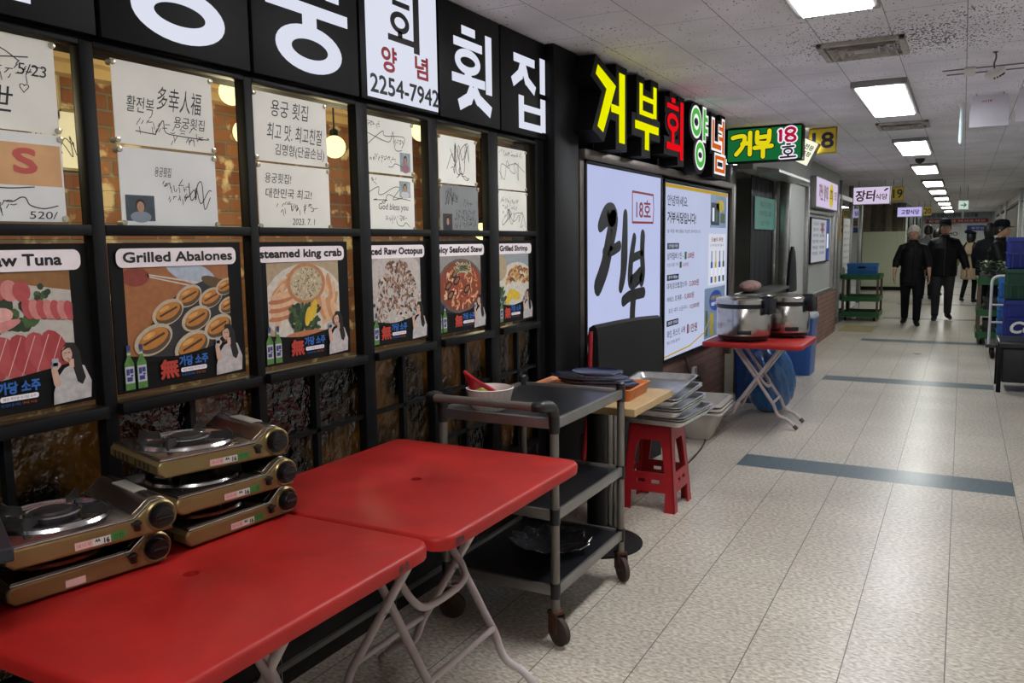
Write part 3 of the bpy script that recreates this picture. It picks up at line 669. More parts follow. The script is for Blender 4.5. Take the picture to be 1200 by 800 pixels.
A.text('안녕하세요.', 5.54, 1.64, 6.02, 1.715, DKB, bold=.012); A.text('거부식당입니다!', 5.54, 1.52, 6.23, 1.60, INK, bold=.03); A.text('늘 제철 해산물을 정성껏 준비합니다', 5.54, 1.452, 6.36, 1.478, INK)
for z, s in ((1.338, '상차림 이용'), (1.118, '추가 메뉴'), (.795, '포장 안내')): A.rect(5.54, z, 5.81, z+.042, DKB); A.up(2); A.text(s, 5.57, z+.009, 5.78, z+.034, SW); A.up(-2)
A.text('상차림비 1인 -', 5.54, 1.265, 5.92, 1.315, INK, bold=.01); A.text('초장 포함 가격', 5.54, 1.215, 5.80, 1.24, INK); A.text('대게,킹크랩,랍스타 -', 5.54, 1.055, 6.05, 1.10, INK, bold=.01); A.text('서비스 조개류 -', 5.54, .965, 5.92, 1.005, INK, bold=.01); A.text('포장 새우 소금구이 -', 5.58, .885, 6.06, .92, INK); A.text('와인, 위스키, 사케', 5.55, .71, 5.98, .765, INK, bold=.01); A.text('병당 5만원 콜키지', 5.55, .665, 5.85, .69, INK)
A.text('3,000원', 6.02, 1.262, 6.19, 1.312, REDP, bold=.02); A.text('5,000원', 5.90, 1.205, 6.05, 1.238, REDP); A.text('5,000원', 6.08, 1.05, 6.33, 1.10, REDP, bold=.02); A.text('5,000원', 5.96, .962, 6.20, 1.008, REDP, bold=.02); A.text('10,000원', 6.10, .88, 6.35, .92, REDP, bold=.02); A.text('1만원', 6.10, .70, 6.30, .765, REDP, bold=.02)
GRN = mat('green_print', '#2f6b3a', .5)
A.rect(5.95, 1.26, 6.0, 1.315, GRN).rect(5.83, 1.20, 5.88, 1.245, GRN).rect(6.03, .70, 6.07, .77, REDP); A.build('lettering', t)
PB = mat('pale_blue_print', '#8fa9c9', .5); YB = mat('yellow_print', '#d6c23a', .5); CB_ = mat('cobalt_print', '#2a53b4', .5); OLV = mat('olive_print', '#5d6f45', .5)
A = wall_art(0, 0, XB)
A.rect(6.64, 1.50, 7.14, 1.765, PB); A.up(); A.rect(6.66, 1.52, 6.92, 1.70, DKB).ell(6.95, 1.68, .13, .05, YB).rect(6.95, 1.54, 7.1, 1.62, OLV); A.up(); A.rect(6.70, 1.55, 6.76, 1.66, SW).rect(6.80, 1.54, 6.86, 1.64, GRN); A.build('product_picture', t)
A = wall_art(0, 0, XB)
A.rect(6.60, 1.03, 7.14, 1.45, glow('light_box_print_white', '#e6e9f5', .8)); A.up(); A.text('오늘의 추천', 6.68, 1.385, 7.05, 1.42, REDP, bold=.03); A.text('소주 맥주 음료 모두 있습니다', 6.65, 1.345, 7.08, 1.368, DKB)
for k, c in enumerate((CB_, YB, CB_, GRN)):
    x = 6.67+k*.125; A.rect(x, 1.05, x+.06, 1.22, c).rect(x+.018, 1.22, x+.042, 1.31, c); A.up(); A.rect(x, 1.10, x+.06, 1.17, SW); A.up(-1)
A.build('bottle_picture', t)
A = wall_art(0, 0, XB)
A.rect(6.50, .60, 7.14, 1.01, PB); A.up(); A.ell(6.84, .90, .20, .085, CB_); A.rect(6.54, .62, 6.60, .83, OLV).rect(6.68, .61, 6.78, .80, YB).rect(6.92, .62, 7.0, .80, CB_).rect(7.04, .62, 7.10, .78, GRN); A.up(); A.text('시원한 맥주 한잔', 6.69, .905, 6.99, .94, YB, bold=.04); A.text('오늘은 거부에서', 6.70, .86, 6.98, .89, SW, bold=.03); A.build('drinks_picture', t)

# ================================================================= SIGNED SHEETS
PAPER = mat('signed_paper', '#eae9df', 0.45, vary=0.05, scale=6, bump=.05); PAPER2 = mat('signed_paper_cool', '#dfe1df', 0.45, vary=0.05, scale=6)
PEN = mat('marker_ink', '#1d1d20', .5); PEACH = mat('peach_tone', '#cfa070', .5, vary=.1)
PIN = mat('clear_standoff', '#b8b39b', 0.15, .4, vary=.1)
def scrib(A, x0, y0, x1, y1, seed, n=7, w=.0022, loops=1):
    r = random.Random(seed)
    for q in range(loops):
        pts = []
        for i in range(n):
            pts.append((x0+(x1-x0)*(i/(n-1)+r.uniform(-.18, .18)), y0+(y1-y0)*r.random()))
        A.line([(p[0], p[1]) for p in bez([(a, b, 0) for a, b in pts], 5)], w, PEN)
def words_(A, x0, y0, x1, y1, seed, w=.0018):
    """a short line of quick handwriting: many tiny strokes"""
    r = random.Random(seed); h = y1-y0; x = x0
    while x < x1-h*.6:
        cw = h*r.uniform(.7, 1.0)
        for k in range(r.randint(3, 5)):
            a = (x+r.random()*cw, y0+r.random()*h); d = r.choice(((cw*.7, 0.05*h), (0.1*cw, -h*.7), (cw*.4, h*.4), (-cw*.3, -h*.4)))
            A.line([a, (a[0]+d[0]*.5, a[1]+d[1]*.5+r.uniform(-.1, .1)*h), (a[0]+d[0], a[1]+d[1])], w, PEN)
        x += cw*1.15
def sheet(y0, y1, z0, z1, lab, paper=None, tilt=0.0, photo=None, lines=(), sig=(), texts=(), seed=1):
    X = -1.848
    yc, zc = (y0+y1)/2, (z0+z1)/2
    t = thing('signed_sheet', lab, 'autograph', (X, yc, zc), group='autographs on the restaurant window'); t.rotation_euler = (tilt, 0, 0)
    a, b = (y1-y0)/2, (z1-z0)/2
    MB().box((-.002, -a, -b), (0, a, b), paper or PAPER).build('paper', None, t)
    m = MB()
    A = Art((0, 0, 0), (0, 1, 0), (0, 0, 1), (1, 0, 0), z0=.0008)
    for (x0, h0, x1, h1) in lines: words_(A, x0, h0, x1, h1, seed+int(h0*1000)+int(x0*77))
    for (x0, h0, x1, h1, n, l) in sig: scrib(A, x0, h0, x1, h1, seed+n, n, .0024, l)
    for (s, x0, h0, x1, h1) in texts: A.text(s, x0, h0, x1, h1, PEN, shear=.15)
    A.build('handwriting', t)
    for k, (sy, sz) in enumerate(((-1, -1), (-1, 1), (1, -1), (1, 1))):
        MB().lathe([(.001, .006), (.007, .005), (.0075, -.017)], (0, sy*(a-.004), sz*(b-.008)), PIN, 14, axis='x').build('standoff', None, t)
    if photo:
        x0, h0, x1, h1, c1, c2 = photo
        A = Art((0, 0, 0), (0, 1, 0), (0, 0, 1), (1, 0, 0), z0=.0008); A.rect(x0, h0, x1, h1, mat('photo_back_'+c1.lstrip('#'), c1, .4, vary=.3, scale=40)); A.up()
        w, h = x1-x0, h1-h0; cx = x0+w*.5
        A.ell(cx, h0+h*.16, w*.36, h*.22, mat('photo_cloth_'+c2.lstrip('#'), c2, .5)); A.up(); A.ell(cx, h0+h*.60, w*.17, h*.26, mat('photo_hair', '#1a1512', .5)); A.up(); A.ell(cx, h0+h*.55, w*.13, h*.21, mat('photo_skin', '#b0866a', .5)); A.build('portrait_photo', t)
    return t
t = sheet(.83, 1.205, 1.655, 1.862, 'large signed sheet with a heart, upper one in the window over the tuna poster', lines=((.05, .015, .15, .04),), sig=((-.12, .02, .10, .085, 8, 2),), texts=(('鮮世', -.04, -.07, .08, -.01), ('5/23', .10, .02, .165, .045), ('♡', .10, -.02, .122, .0)), seed=5)
t = sheet(.83, 1.207, 1.455, 1.652, 'peach banded signed sheet with a red letter, lower one over the tuna poster', PAPER2, texts=(('520/', .10, -.092, .165, -.075),), lines=((-.02, -.07, .07, -.045),), sig=((.05, -.075, .16, -.03, 7, 1), (-.1, -.03, .10, .0, 7, 1)), seed=9)
A = Art((0, 0, 0), (0, 1, 0), (0, 0, 1), (1, 0, 0), z0=.0004); A.rect(-.186, -.018, .184, .075, PEACH); A.build('peach_band', t)  # flat peach band, with a red letter above it, laid over the sheet
A = Art((0, 0, 0), (0, 1, 0), (0, 0, 1), (1, 0, 0), z0=.0010); A.text('S', .075, .01, .125, .062, mat('muted_red', '#b8524a', .5), bold=.06); A.build('red_letter', t)
sheet(1.35, 1.657, 1.652, 1.855, 'signed sheet of bold brush names, upper one over the abalone poster', tilt=0, texts=(('多幸人福', -.03, -.005, .11, .055), ('용궁횟집', .02, -.045, .12, -.015), ('활전복', -.12, -.02, -.04, .02)), lines=((-.10, -.055, .0, -.03), (.0, -.08, .11, -.05)), sig=((-.10, -.085, .12, -.03, 8, 1),), seed=21)
sheet(1.353, 1.656, 1.448, 1.645, 'signed sheet with a photo of a man, lower one over the abalone poster', PAPER2, texts=(('용궁횟집', -.05, .03, .0, .055),), lines=((-.03, .0, .05, .022), (-.01, -.03, .06, -.008)), sig=((.05, -.05, .13, .03, 8, 2),), photo=(-.14, -.085, -.055, -.02, '#3a4650', '#7d8794'), seed=31)
sheet(1.808, 2.125, 1.648, 1.85, 'signed sheet of large handwritten lines, upper one over the king crab poster', texts=(('용궁 횟집', -.09, .035, .07, .085), ('최고 맛. 최고친절', -.11, -.035, .13, .015), ('김명형(단골손님)', -.08, -.085, .14, -.045)), seed=41)
sheet(1.812, 2.128, 1.446, 1.642, 'signed sheet of short dated lines, lower one over the king crab poster', texts=(('용궁횟집!', -.13, .04, -.02, .07), ('대한민국 최고!', -.13, -.005, .07, .025), ('2023. 7. 1', -.02, -.085, .08, -.065)), lines=((-.08, -.045, .10, -.02),), seed=51)
sheet(2.323, 2.607, 1.65, 1.845, 'signed sheet with a corner photo and sweeping signature, upper one over the octopus poster', lines=((-.13, .065, -.05, .08), (.02, .015, .08, .03), (-.12, -.05, .03, -.035)), sig=((-.12, -.01, .10, .06, 6, 2), (.0, -.085, .07, -.055, 5, 1)), photo=(.06, -.085, .125, -.015, '#8d9aa0', '#a06a78'), seed=61)
sheet(2.323, 2.609, 1.444, 1.642, 'signed sheet blessing with a top corner photo, lower one over the octopus poster', texts=(('God bless you', -.08, -.03, .10, .0),), lines=((-.12, .065, -.08, .085), (-.04, -.06, .08, -.04)), sig=((-.12, .0, .10, .06, 9, 2), (.03, -.085, .11, -.065, 5, 1)), photo=(.05, .025, .12, .085, '#9aa7a5', '#c9c9c9'), seed=71)
sheet(2.783, 3.07, 1.638, 1.828, 'signed sheet with one big looping signature, upper one over the seafood stew poster', sig=((-.07, -.05, .07, .08, 9, 3), (.0, -.08, .09, -.02, 6, 2)), seed=81)
sheet(2.786, 3.083, 1.44, 1.632, 'grey signed sheet with a drawn round face, lower one over the seafood stew poster', mat('grey_paper', '#7f8283', .5, vary=.08), lines=((-.04, -.02, .12, -.002), (-.04, -.045, .13, -.028), (-.04, -.07, .12, -.052), (.03, .02, .11, .038)), sig=((-.11, .0, -.01, .085, 10, 2),), photo=(-.13, -.09, -.06, -.02, '#3a3030', '#1d2430'), seed=91)
sheet(3.245, 3.531, 1.638, 1.826, 'signed sheet headed by a printed greeting, upper one over the shrimp poster', lines=((-.11, .06, .11, .08),), sig=((-.10, -.06, .10, .04, 8, 2),), seed=101)
sheet(3.247, 3.536, 1.44, 1.632, 'signed sheet with crowded lines and a slanted signature, lower one over the shrimp poster', lines=((-.11, .045, .06, .065), (-.10, .01, .04, .03), (-.10, -.02, .02, .0)), sig=((-.09, -.08, .12, .02, 9, 2),), seed=111)
# pictures on the brick wall inside the restaurant
for (y, z, w, h, lab, kind) in ((2.06, 1.83, .20, .11, 'white signed sheet on the brick wall inside the restaurant', 0), (1.95, 2.03, .26, .12, 'dim framed picture on the brick wall above the inner signed sheet', 1), (2.5, 1.98, .2, .13, 'small dark speaker on the brick wall inside the restaurant', 2)):
    t = thing('wall_picture' if kind < 2 else 'wall_speaker', lab, 'picture' if kind < 2 else 'speaker', (-3.2, y, z))
    if kind == 2:
        MB().box((0, -w/3, -h), (.14, w/3, h), BLACKM, bev=.015).build('cabinet', None, t); MB().lathe([(.05, 0.142), (.045, .146), (.02, .138), (.001, .137)], m=mat('speaker_cone', '#2a2a2c', .5), axis='x').build('cone', None, t)
    else:
        MB().box((0, -w/2-.012, -h-.012), (.02, w/2+.012, h+.012), mat('thin_wood_frame', '#8a7a5c', .5), bev=.003).build('frame', None, t)
        A = Art((.0205, 0, 0), (0, 1, 0), (0, 0, 1), (1, 0, 0)); A.rect(-w/2, -h, w/2, h, PAPER if kind == 0 else BEIGE); A.up(); words_(A, -w*.4, h*.2, w*.1, h*.5, 3, .004); scrib(A, 0, -h*.6, w*.4, h*.2, 12, 7, .004, 2); A.build('sheet', t)
t = thing('wall_notice', 'yellowed paper menu strip hanging behind the octopus window', 'notice', (-2.3, 3.02, 1.74))
MB().box((-.003, -.07, -.16), (0, .07, .12), mat('yellowed_paper', '#b89a55', .6), bev=.001).build('paper', None, t)
A = Art((.0, 0, 0), (0, 1, 0), (0, 0, 1), (1, 0, 0)); 
for k in range(4): words_(A, -.055, .07-k*.055, .05, .095-k*.055, 40+k, .003)
A.build('lettering', t)
MB().cyl((0, 0, .12), (0, 0, ZC-1.74), .002, BLACK).build('cord', None, t)

# ================================================================= DISH POSTERS
class Clip(Art):
    box = None
    def poly(s, pts, m):
        if s.box:
            x0, y0, x1, y1 = s.box; P = [tuple(p[:2]) for p in pts]
            for ax, lim, sg in ((0, x0, 1), (0, x1, -1), (1, y0, 1), (1, y1, -1)):
                out = []
                for i in range(len(P)):
                    a, b = P[i-1], P[i]; ia, ib = (a[ax]-lim)*sg >= 0, (b[ax]-lim)*sg >= 0
                    if ia != ib:
                        k = (lim-a[ax])/(b[ax]-a[ax]); out.append((a[0]+(b[0]-a[0])*k, a[1]+(b[1]-a[1])*k))
                    if ib: out.append(b)
                P = out
                if len(P) < 3: return s
            pts = P
        return Art.poly(s, pts, m)
def C_(n, h, v=.12): return mat('print_'+n, h, .45, vary=v, scale=60)
def slab(A, cx, cy, w, h, n, ang, c1, c2):
    """fan of sliced fish: overlapping leaning leaves"""
    for i in range(n):
        k = i/(max(1, n-1))-.5
        A.ell(cx+k*w*math.cos(ang), cy+k*w*math.sin(ang), w/n*.95, h/2, c1 if i % 2 else c2, ang+.35, 14); A.up(.4)
def food(A, kind, x0, y0, x1, y1):
    w, h = x1-x0, y1-y0; X = lambda u: x0+u*w; Y = lambda v: y0+v*h
    r = random.Random(hash(kind) % 1000 if False else sum(map(ord, kind)))
    A.box = (x0, y0, x1, y1)
    if kind == 'tuna':
        A.rect(x0, y0, x1, y1, C_('wood', '#8a5f33')); A.up(); A.poly([(X(-.1), Y(-.1)), (X(1.1), Y(-.1)), (X(1.1), Y(.78)), (X(.6), Y(.9)), (X(-.1), Y(.84))], C_('ice', '#b9b2a8')); A.up()
        for u, v, a, b in ((.1, .62, .12, .1), (.62, .62, .16, .16), (.2, .38, .2, .12), (.8, .8, .06, .08), (.42, .46, .12, .1)):
            for k in range(9): A.ell(X(u+r.uniform(-a, a)*.7), Y(v+r.uniform(-b, b)*.7), w*a*.35, h*b*.4, C_('seaweed' if k % 3 else 'seaweed2', '#24361f' if k % 3 else '#3d5a2c'), r.random()*3, 9); A.up(.2)
        P1, P2, D1, D2 = C_('tuna_pink', '#c9807a'), C_('tuna_pale', '#d9a298'), C_('tuna_red', '#b04a4c'), C_('tuna_deep', '#a63a3e')
        slab(A, X(.52), Y(.84), w*.3, h*.2, 5, -.1, P1, D1); slab(A, X(.84), Y(.63), w*.28, h*.2, 7, -.1, P1, D1); slab(A, X(.3), Y(.66), w*.42, h*.16, 4, -.2, P2, P1); slab(A, X(.25), Y(.52), w*.55, h*.09, 4, -.05, P1, D1)
        slab(A, X(.55), Y(.22), w*.62, h*.42, 7, .05, D1, D2); slab(A, X(.05), Y(.26), w*.3, h*.2, 4, 0, D2, D1)
        for i in range(6): A.line([(X(.36+i*.09), Y(.04)), (X(.46+i*.09), Y(.40))], w*.006, C_('tuna_fat', '#d8a9a2')); 
    elif kind == 'abalone':
        A.rect(x0, y0, x1, y1, C_('orange_wood', '#9c6236')); A.up(); A.ell(X(.62), Y(.92), w*.25, h*.12, C_('plate_blue', '#a9b4c2'), -.3); A.up(); A.line([(X(.2), Y(.92)), (X(.95), Y(.74))], w*.012, C_('tongs', '#c9c1b4')); A.line([(X(.2), Y(.90)), (X(.85), Y(.70))], w*.010, C_('tongs', '#c9c1b4')); A.ell(X(.1), Y(.9), w*.12, h*.1, C_('red_cloth', '#87382c')); A.up()
        A.ell(X(.62), Y(.32), w*.55, h*.42, C_('dark_dish', '#262428'), .5); A.up(); A.ell(X(.84), Y(.80), w*.13, h*.06, C_('brown_meat', '#5a4526'), -.3); A.up()
        for u, v, s in ((.58, .66, 1.0), (.80, .62, .95), (.96, .74, .8), (.98, .52, .8), (.37, .50, 1.15), (.64, .40, 1.15), (.86, .28, 1.15), (.22, .22, 1.35), (.58, .10, 1.35)):
            A.ell(X(u), Y(v), w*.135*s, h*.115*s, C_('shell', '#b9ac93'), .35); A.up(.5); A.ell(X(u+.008), Y(v-.01), w*.115*s, h*.092*s, C_('shell_in', '#54402b'), .35); A.up(.5)
            A.ell(X(u), Y(v+.012), w*.105*s, h*.072*s, C_('abalone', '#b5762f'), .35); A.up(.5); A.line([(X(u-.07*s), Y(v-.035*s)), (X(u+.075*s), Y(v+.045*s))], w*.014*s, C_('slit', '#3f2616')); A.ell(X(u-.03*s), Y(v+.035*s), w*.045*s, h*.02*s, C_('abalone_hi', '#d39c55'), .35); A.up(.5)
    elif kind == 'crab':
        A.rect(x0, y0, x1, y1, C_('tan_table', '#a99678')); A.up(); A.ell(X(.5), Y(.45), w*.56, h*.52, C_('white_plate', '#c9c3b6')); A.up()
        for i in range(13):
            a = -.5+i*.33; A.ell(X(.5+.40*math.cos(a)), Y(.45+.36*math.sin(a)), w*.16, h*.055, C_('crab_leg' if i % 2 else 'crab_leg2', '#c08a5e' if i % 2 else '#d2aa86'), a+1.2); A.up(.3)
        for i in range(6): A.ell(X(.17+.02*(i % 2)), Y(.30+i*.055), w*.17, h*.045, C_('crab_leg2' if i % 2 else 'crab_claw', '#d2aa86' if i % 2 else '#b2704c'), .12); A.up(.3)
        for i in range(4): A.ell(X(.72+i*.07), Y(.38-i*.03), w*.045, h*.2, C_('crab_leg2' if i % 2 else 'crab_leg', '#d2aa86' if i % 2 else '#c08a5e'), .4); A.up(.3)
        A.ell(X(.52), Y(.71), w*.27, h*.27, C_('crab_shell', '#b27a4f')); A.up(); A.ell(X(.52), Y(.71), w*.225, h*.225, C_('roe_rice', '#b7a98a')); A.up()
        for i in range(110):
            a, q = r.random()*6.28, math.sqrt(r.random())*.21; A.ell(X(.52+q*math.cos(a)), Y(.71+q*math.sin(a)), w*.016, h*.007, C_(('rice_a', 'rice_b', 'rice_c')[i % 3], ('#4c4537', '#d3caae', '#8a6d4a')[i % 3]), r.random()*3, 7)
            if i % 8 == 0: A.up(.2)
        for i in range(60): A.ell(X(.48+r.uniform(-.2, .2)), Y(.26+r.uniform(-.17, .17)), w*.05, h*.03, C_(('parsley', 'parsley2', 'parsley3')[i % 3], ('#27401f', '#37552a', '#1b2c17')[i % 3]), r.random()*3, 7); A.up(.1)
        for u, v in ((.52, .27), (.58, .33), (.61, .37)): A.ell(X(u), Y(v), w*.04, h*.13, C_('lemon', '#d3b233'), -.25); A.up(.4)
        A.ell(X(.5), Y(.03), w*.3, h*.06, C_('crab_claw', '#b2704c')); A.up()
    elif kind == 'octopus':
        A.rect(x0, y0, x1, y1, C_('grey_cloth', '#a39a92')); A.up(); A.ell(X(.5), Y(.5), w*.62, h*.62, C_('white_bowl', '#b9b2ab')); A.up()
        cols = ('#6b4a38', '#8c6a52', '#b59a88', '#d0bfb2', '#59402f', '#94705f', '#3d2c22')
        for i in range(330):
            v = r.random()**.8; hw = .5*min(1, 1.5-v*1.15); A.ell(X(.5+r.uniform(-hw, hw)), Y(v*.95), w*r.uniform(.015, .05), h*r.uniform(.010, .028), C_('octo%d' % (i % 7), cols[i % 7]), r.random()*3, 8)
            if i % 6 == 0: A.up(.15)
    elif kind == 'stew':
        A.rect(x0, y0, x1, y1, C_('pale_cloth', '#8f8b86')); A.up(); A.ell(X(.5), Y(.30), w*.56, h*.62, C_('pot_black', '#1d1b1c')); A.up(); A.ell(X(.5), Y(.48), w*.55, h*.47, C_('pot_rim', '#5a5450')); A.up(); A.ell(X(.5), Y(.48), w*.51, h*.43, C_('broth', '#7d3a22')); A.up()
        cols = ('#a64a2a', '#c77a4e', '#d8b496', '#8a2f1c', '#c79a6a')
        for i in range(160):
            a, q = r.random()*6.28, math.sqrt(r.random()); A.ell(X(.5+q*.45*math.cos(a)), Y(.48+q*.37*math.sin(a)), w*r.uniform(.02, .06), h*r.uniform(.012, .03), C_('stew%d' % (i % 5), cols[i % 5]), r.random()*3, 8)
            if i % 6 == 0: A.up(.15)
        for u, v in ((.25, .34), (.40, .58), (.36, .7), (.64, .42), (.2, .5)): A.ell(X(u), Y(v), w*.09, h*.065, C_('mussel', '#17161c'), .5); A.up(.5); A.ell(X(u), Y(v), w*.06, h*.035, C_('mussel_in', '#8f5a3a'), .5); A.up(.5)
        for i in range(40): A.line([(X(.35+r.random()*.4), Y(.68+r.random()*.18)), (X(.35+r.random()*.4), Y(.72+r.random()*.18))], w*.01, C_('sprout%d' % (i % 3), ('#b9bd8e', '#7d9a4e', '#d6d4bd')[i % 3]))
    elif kind == 'shrimp':
        A.rect(x0, y0, x1, y1, C_('blue_grey_cloth', '#8f979c')); A.up(); A.ell(X(.6), Y(.42), w*.6, h*.42, C_('white_plate', '#c9c3b6')); A.up(); A.ell(X(.05), Y(.75), w*.22, h*.25, C_('tan_table', '#a99678')); A.up()
        for i in range(34):
            u, v = r.uniform(.2, .98), r.uniform(.42, .72); A.line([(p[0], p[1]) for p in bez([(X(u), Y(v), 0), (X(u+.09), Y(v+.06), 0), (X(u+.17), Y(v+.01), 0)], 4)], [w*.05*(1-.07*k) for k in range(9)], C_('shr%d' % (i % 4), ('#8c5a2c', '#b3803f', '#6b4020', '#c49a5e')[i % 4])); A.up(.2)
        for u, v, a in ((.42, .22, .3), (.55, .2, -.2), (.32, .18, .9)): A.ell(X(u), Y(v), w*.15, h*.085, C_('lemon', '#d3b233'), a); A.up(.4)
        for i in range(26): A.ell(X(.1+r.uniform(-.12, .12)), Y(.22+r.uniform(-.14, .14)), w*.06, h*.03, C_(('parsley', 'parsley2', 'parsley3')[i % 3], ('#27401f', '#37552a', '#1b2c17')[i % 3]), r.random()*3, 7); A.up(.1)
    A.box = None
SKINP = C_('skin', '#c9a48f'); HAIRP = C_('hair', '#15110f'); BLOUSE = C_('blouse', '#b9b3b1', .2)
GRNB = C_('bottle_green', '#4f7d3a', .25); BLUEB = C_('label_blue', '#2c3578')
def poster(y0, y1, kind, title, lab, tx0, tx1, bx0=None, px0=.036, px1=None, bottles=2, z0=1.026, z1=1.406):
    X = -1.850; w = y1-y0; h = z1-z0
    t = thing('dish_poster', lab, 'poster', (X, y0, z0), group='dish posters in the restaurant windows')
    MB().box((-.004, 0, 0), (0, w, h), mat('poster_black', '#0a0a0b', .45, spec=.2)).build('board', None, t)
    k = dict(z0=.0006, step=.00016); A = Clip((0, 0, 0), (0, 1, 0), (0, 0, 1), (1, 0, 0), **k)
    px1 = px1 or w-.05
    food(A, kind, px0, .075, px1, .318)
    A.up(2)
    arc_ = [(px0+(px1-px0)*i/16, .074+.040*(1-(i/16))**1.0*0+.022*abs(i/16-.42)**1.3*2.2) for i in range(17)]
    A.poly([(px0-.001, .07)]+[(p[0], p[1]+.004) for p in arc_]+[(px1+.001, .07)], mat('poster_black', '#0a0a0b', .45, spec=.2)); A.build('dish_picture', t)
    zt = A.z; b0 = bx0 if bx0 is not None else .015
    A = Art((0, 0, 0), (0, 1, 0), (0, 0, 1), (1, 0, 0), z0=zt+.0004, step=.0003)
    A.rect(b0, .318, w-.022, .366, C_('title_white', '#f0e6e9', .03), r=.018); b_ = A.build('title_band', t)
    A = Art((0, 0, 0), (0, 1, 0), (0, 0, 1), (1, 0, 0), z0=zt+.0010); A.text(title, tx0, .331 if 'g' not in title and 'y' not in title and 'p' not in title else .325, tx1, .356, INK, bold=.055); A.build('title_lettering', b_)
    Z = dict(z0=zt+.0004, step=.0003)
    bx = px0-.03 if bottles == 2 else .004
    for q in range(bottles):
        A = Clip((0, 0, 0), (0, 1, 0), (0, 0, 1), (1, 0, 0), **Z); x = bx+.012+q*.036
        A.poly([(x, .008), (x+.028, .008), (x+.028, .075), (x+.019, .092), (x+.019, .118), (x+.009, .118), (x+.009, .092), (x, .075)], GRNB); A.up(); A.rect(x+.001, .025, x+.027, .068, C_('label_white', '#b9b6c0')).rect(x+.0085, .108, x+.0195, .122, BLUEB).rect(x+.009, .097, x+.019, .103, C_('label_white', '#b9b6c0')); A.up()
        for dx, dz, a, b in ((.004, .046, .009, .016), (.014, .05, .010, .012), (.005, .03, .016, .011), (.016, .042, .007, .005)): A.rect(x+dx, dz, x+dx+a, dz+b, BLUEB)
        A.build('printed_bottle', t)
    ox = .125 if bottles == 2 else .06
    A = Art((0, 0, 0), (0, 1, 0), (0, 0, 1), (1, 0, 0), **Z)
    A.text('無', ox, .022, ox+.055, .070, C_('slogan_red', '#b23a2c'), bold=.05); A.text('가당 소주', ox+.06, .048, ox+.155, .074, C_('slogan_blue', '#2c66b4'), bold=.045)
    A.rect(ox+.063, .031, ox+.150, .043, C_('title_white', '#f0e6e9', .03), r=.005); A.up(); A.text('맑고 깨끗한 무가당 소주', ox+.070, .034, ox+.143, .040, BLUEB); A.text('부드럽게 즐기세요', ox+.064, .020, ox+.108, .027, C_('slogan_blue', '#2c66b4')); A.text('19세 이상', ox+.112, .020, ox+.145, .027, C_('slogan_orange', '#b2592c')); A.build('slogan', t)
    # printed model: long dark hair, white blouse, raising a small glass
    A = Art((0, 0, 0), (0, 1, 0), (0, 0, 1), (1, 0, 0), z0=zt+.0004, step=.0003); x = w-.062
    A.poly([(x-.052, .006), (x+.042, .010), (x+.046, .05), (x+.030, .088), (x+.008, .098), (x-.020, .088), (x-.036, .070), (x-.050, .035)], BLOUSE); A.up()
    A.poly([(x-.026, .128), (x-.012, .148), (x+.008, .146), (x+.020, .125), (x+.024, .09), (x+.032, .06), (x+.022, .044), (x+.010, .052), (x+.002, .085), (x-.004, .10), (x-.024, .108)], HAIRP); A.up()
    A.ell(x-.012, .121, .0125, .0185, SKINP, .1).poly([(x-.010, .108), (x+.004, .108), (x+.004, .088), (x-.006, .084)], SKINP); A.up(); A.poly([(x-.025, .128), (x-.012, .142), (x+.002, .134), (x-.010, .135)], HAIRP).line([(x-.018, .124), (x-.013, .124)], .0018, HAIRP).line([(x-.009, .124), (x-.004, .124)], .0018, HAIRP).line([(x-.014, .111), (x-.008, .111)], .002, C_('lips', '#a34a48'))
    A.line([(x-.040, .055), (x-.046, .088), (x-.034, .098)], [.018, .014, .012], SKINP, rnd_=True); A.up(); A.rect(x-.050, .092, x-.034, .114, C_('glass_print', '#9aa5a8')); A.rect(x-.048, .096, x-.036, .104, BLUEB); A.build('printed_model', t)
    return t
poster(.83, 1.253, 'tuna', 'Sliced Raw Tuna', 'black raw tuna dish poster of pink sliced fish', .055, .353, px0=.02)
poster(1.31, 1.732, 'abalone', 'Grilled Abalones', 'black dish poster of nine grilled abalones on a dark plate', .035, .385)
poster(1.795, 2.208, 'crab', 'steamed king crab', 'black dish poster of a steamed king crab with lemon', .008, .378, bx0=.002)
poster(2.323, 2.688, 'octopus', 'iced Raw Octopus', 'black dish poster of a heap of raw octopus', .004, .328, bx0=.0, px0=.01, bottles=1)
poster(2.755, 3.146, 'stew', 'picy Seafood Stew', 'black dish poster of a red seafood stew in a pot', .004, .352, bx0=.0, px0=.015, bottles=2)
poster(3.245, 3.60, 'shrimp', 'Grilled Shrimp', 'black dish poster of grilled shrimp with lemon', .02, .29, bx0=.004, px0=.008, bottles=1)
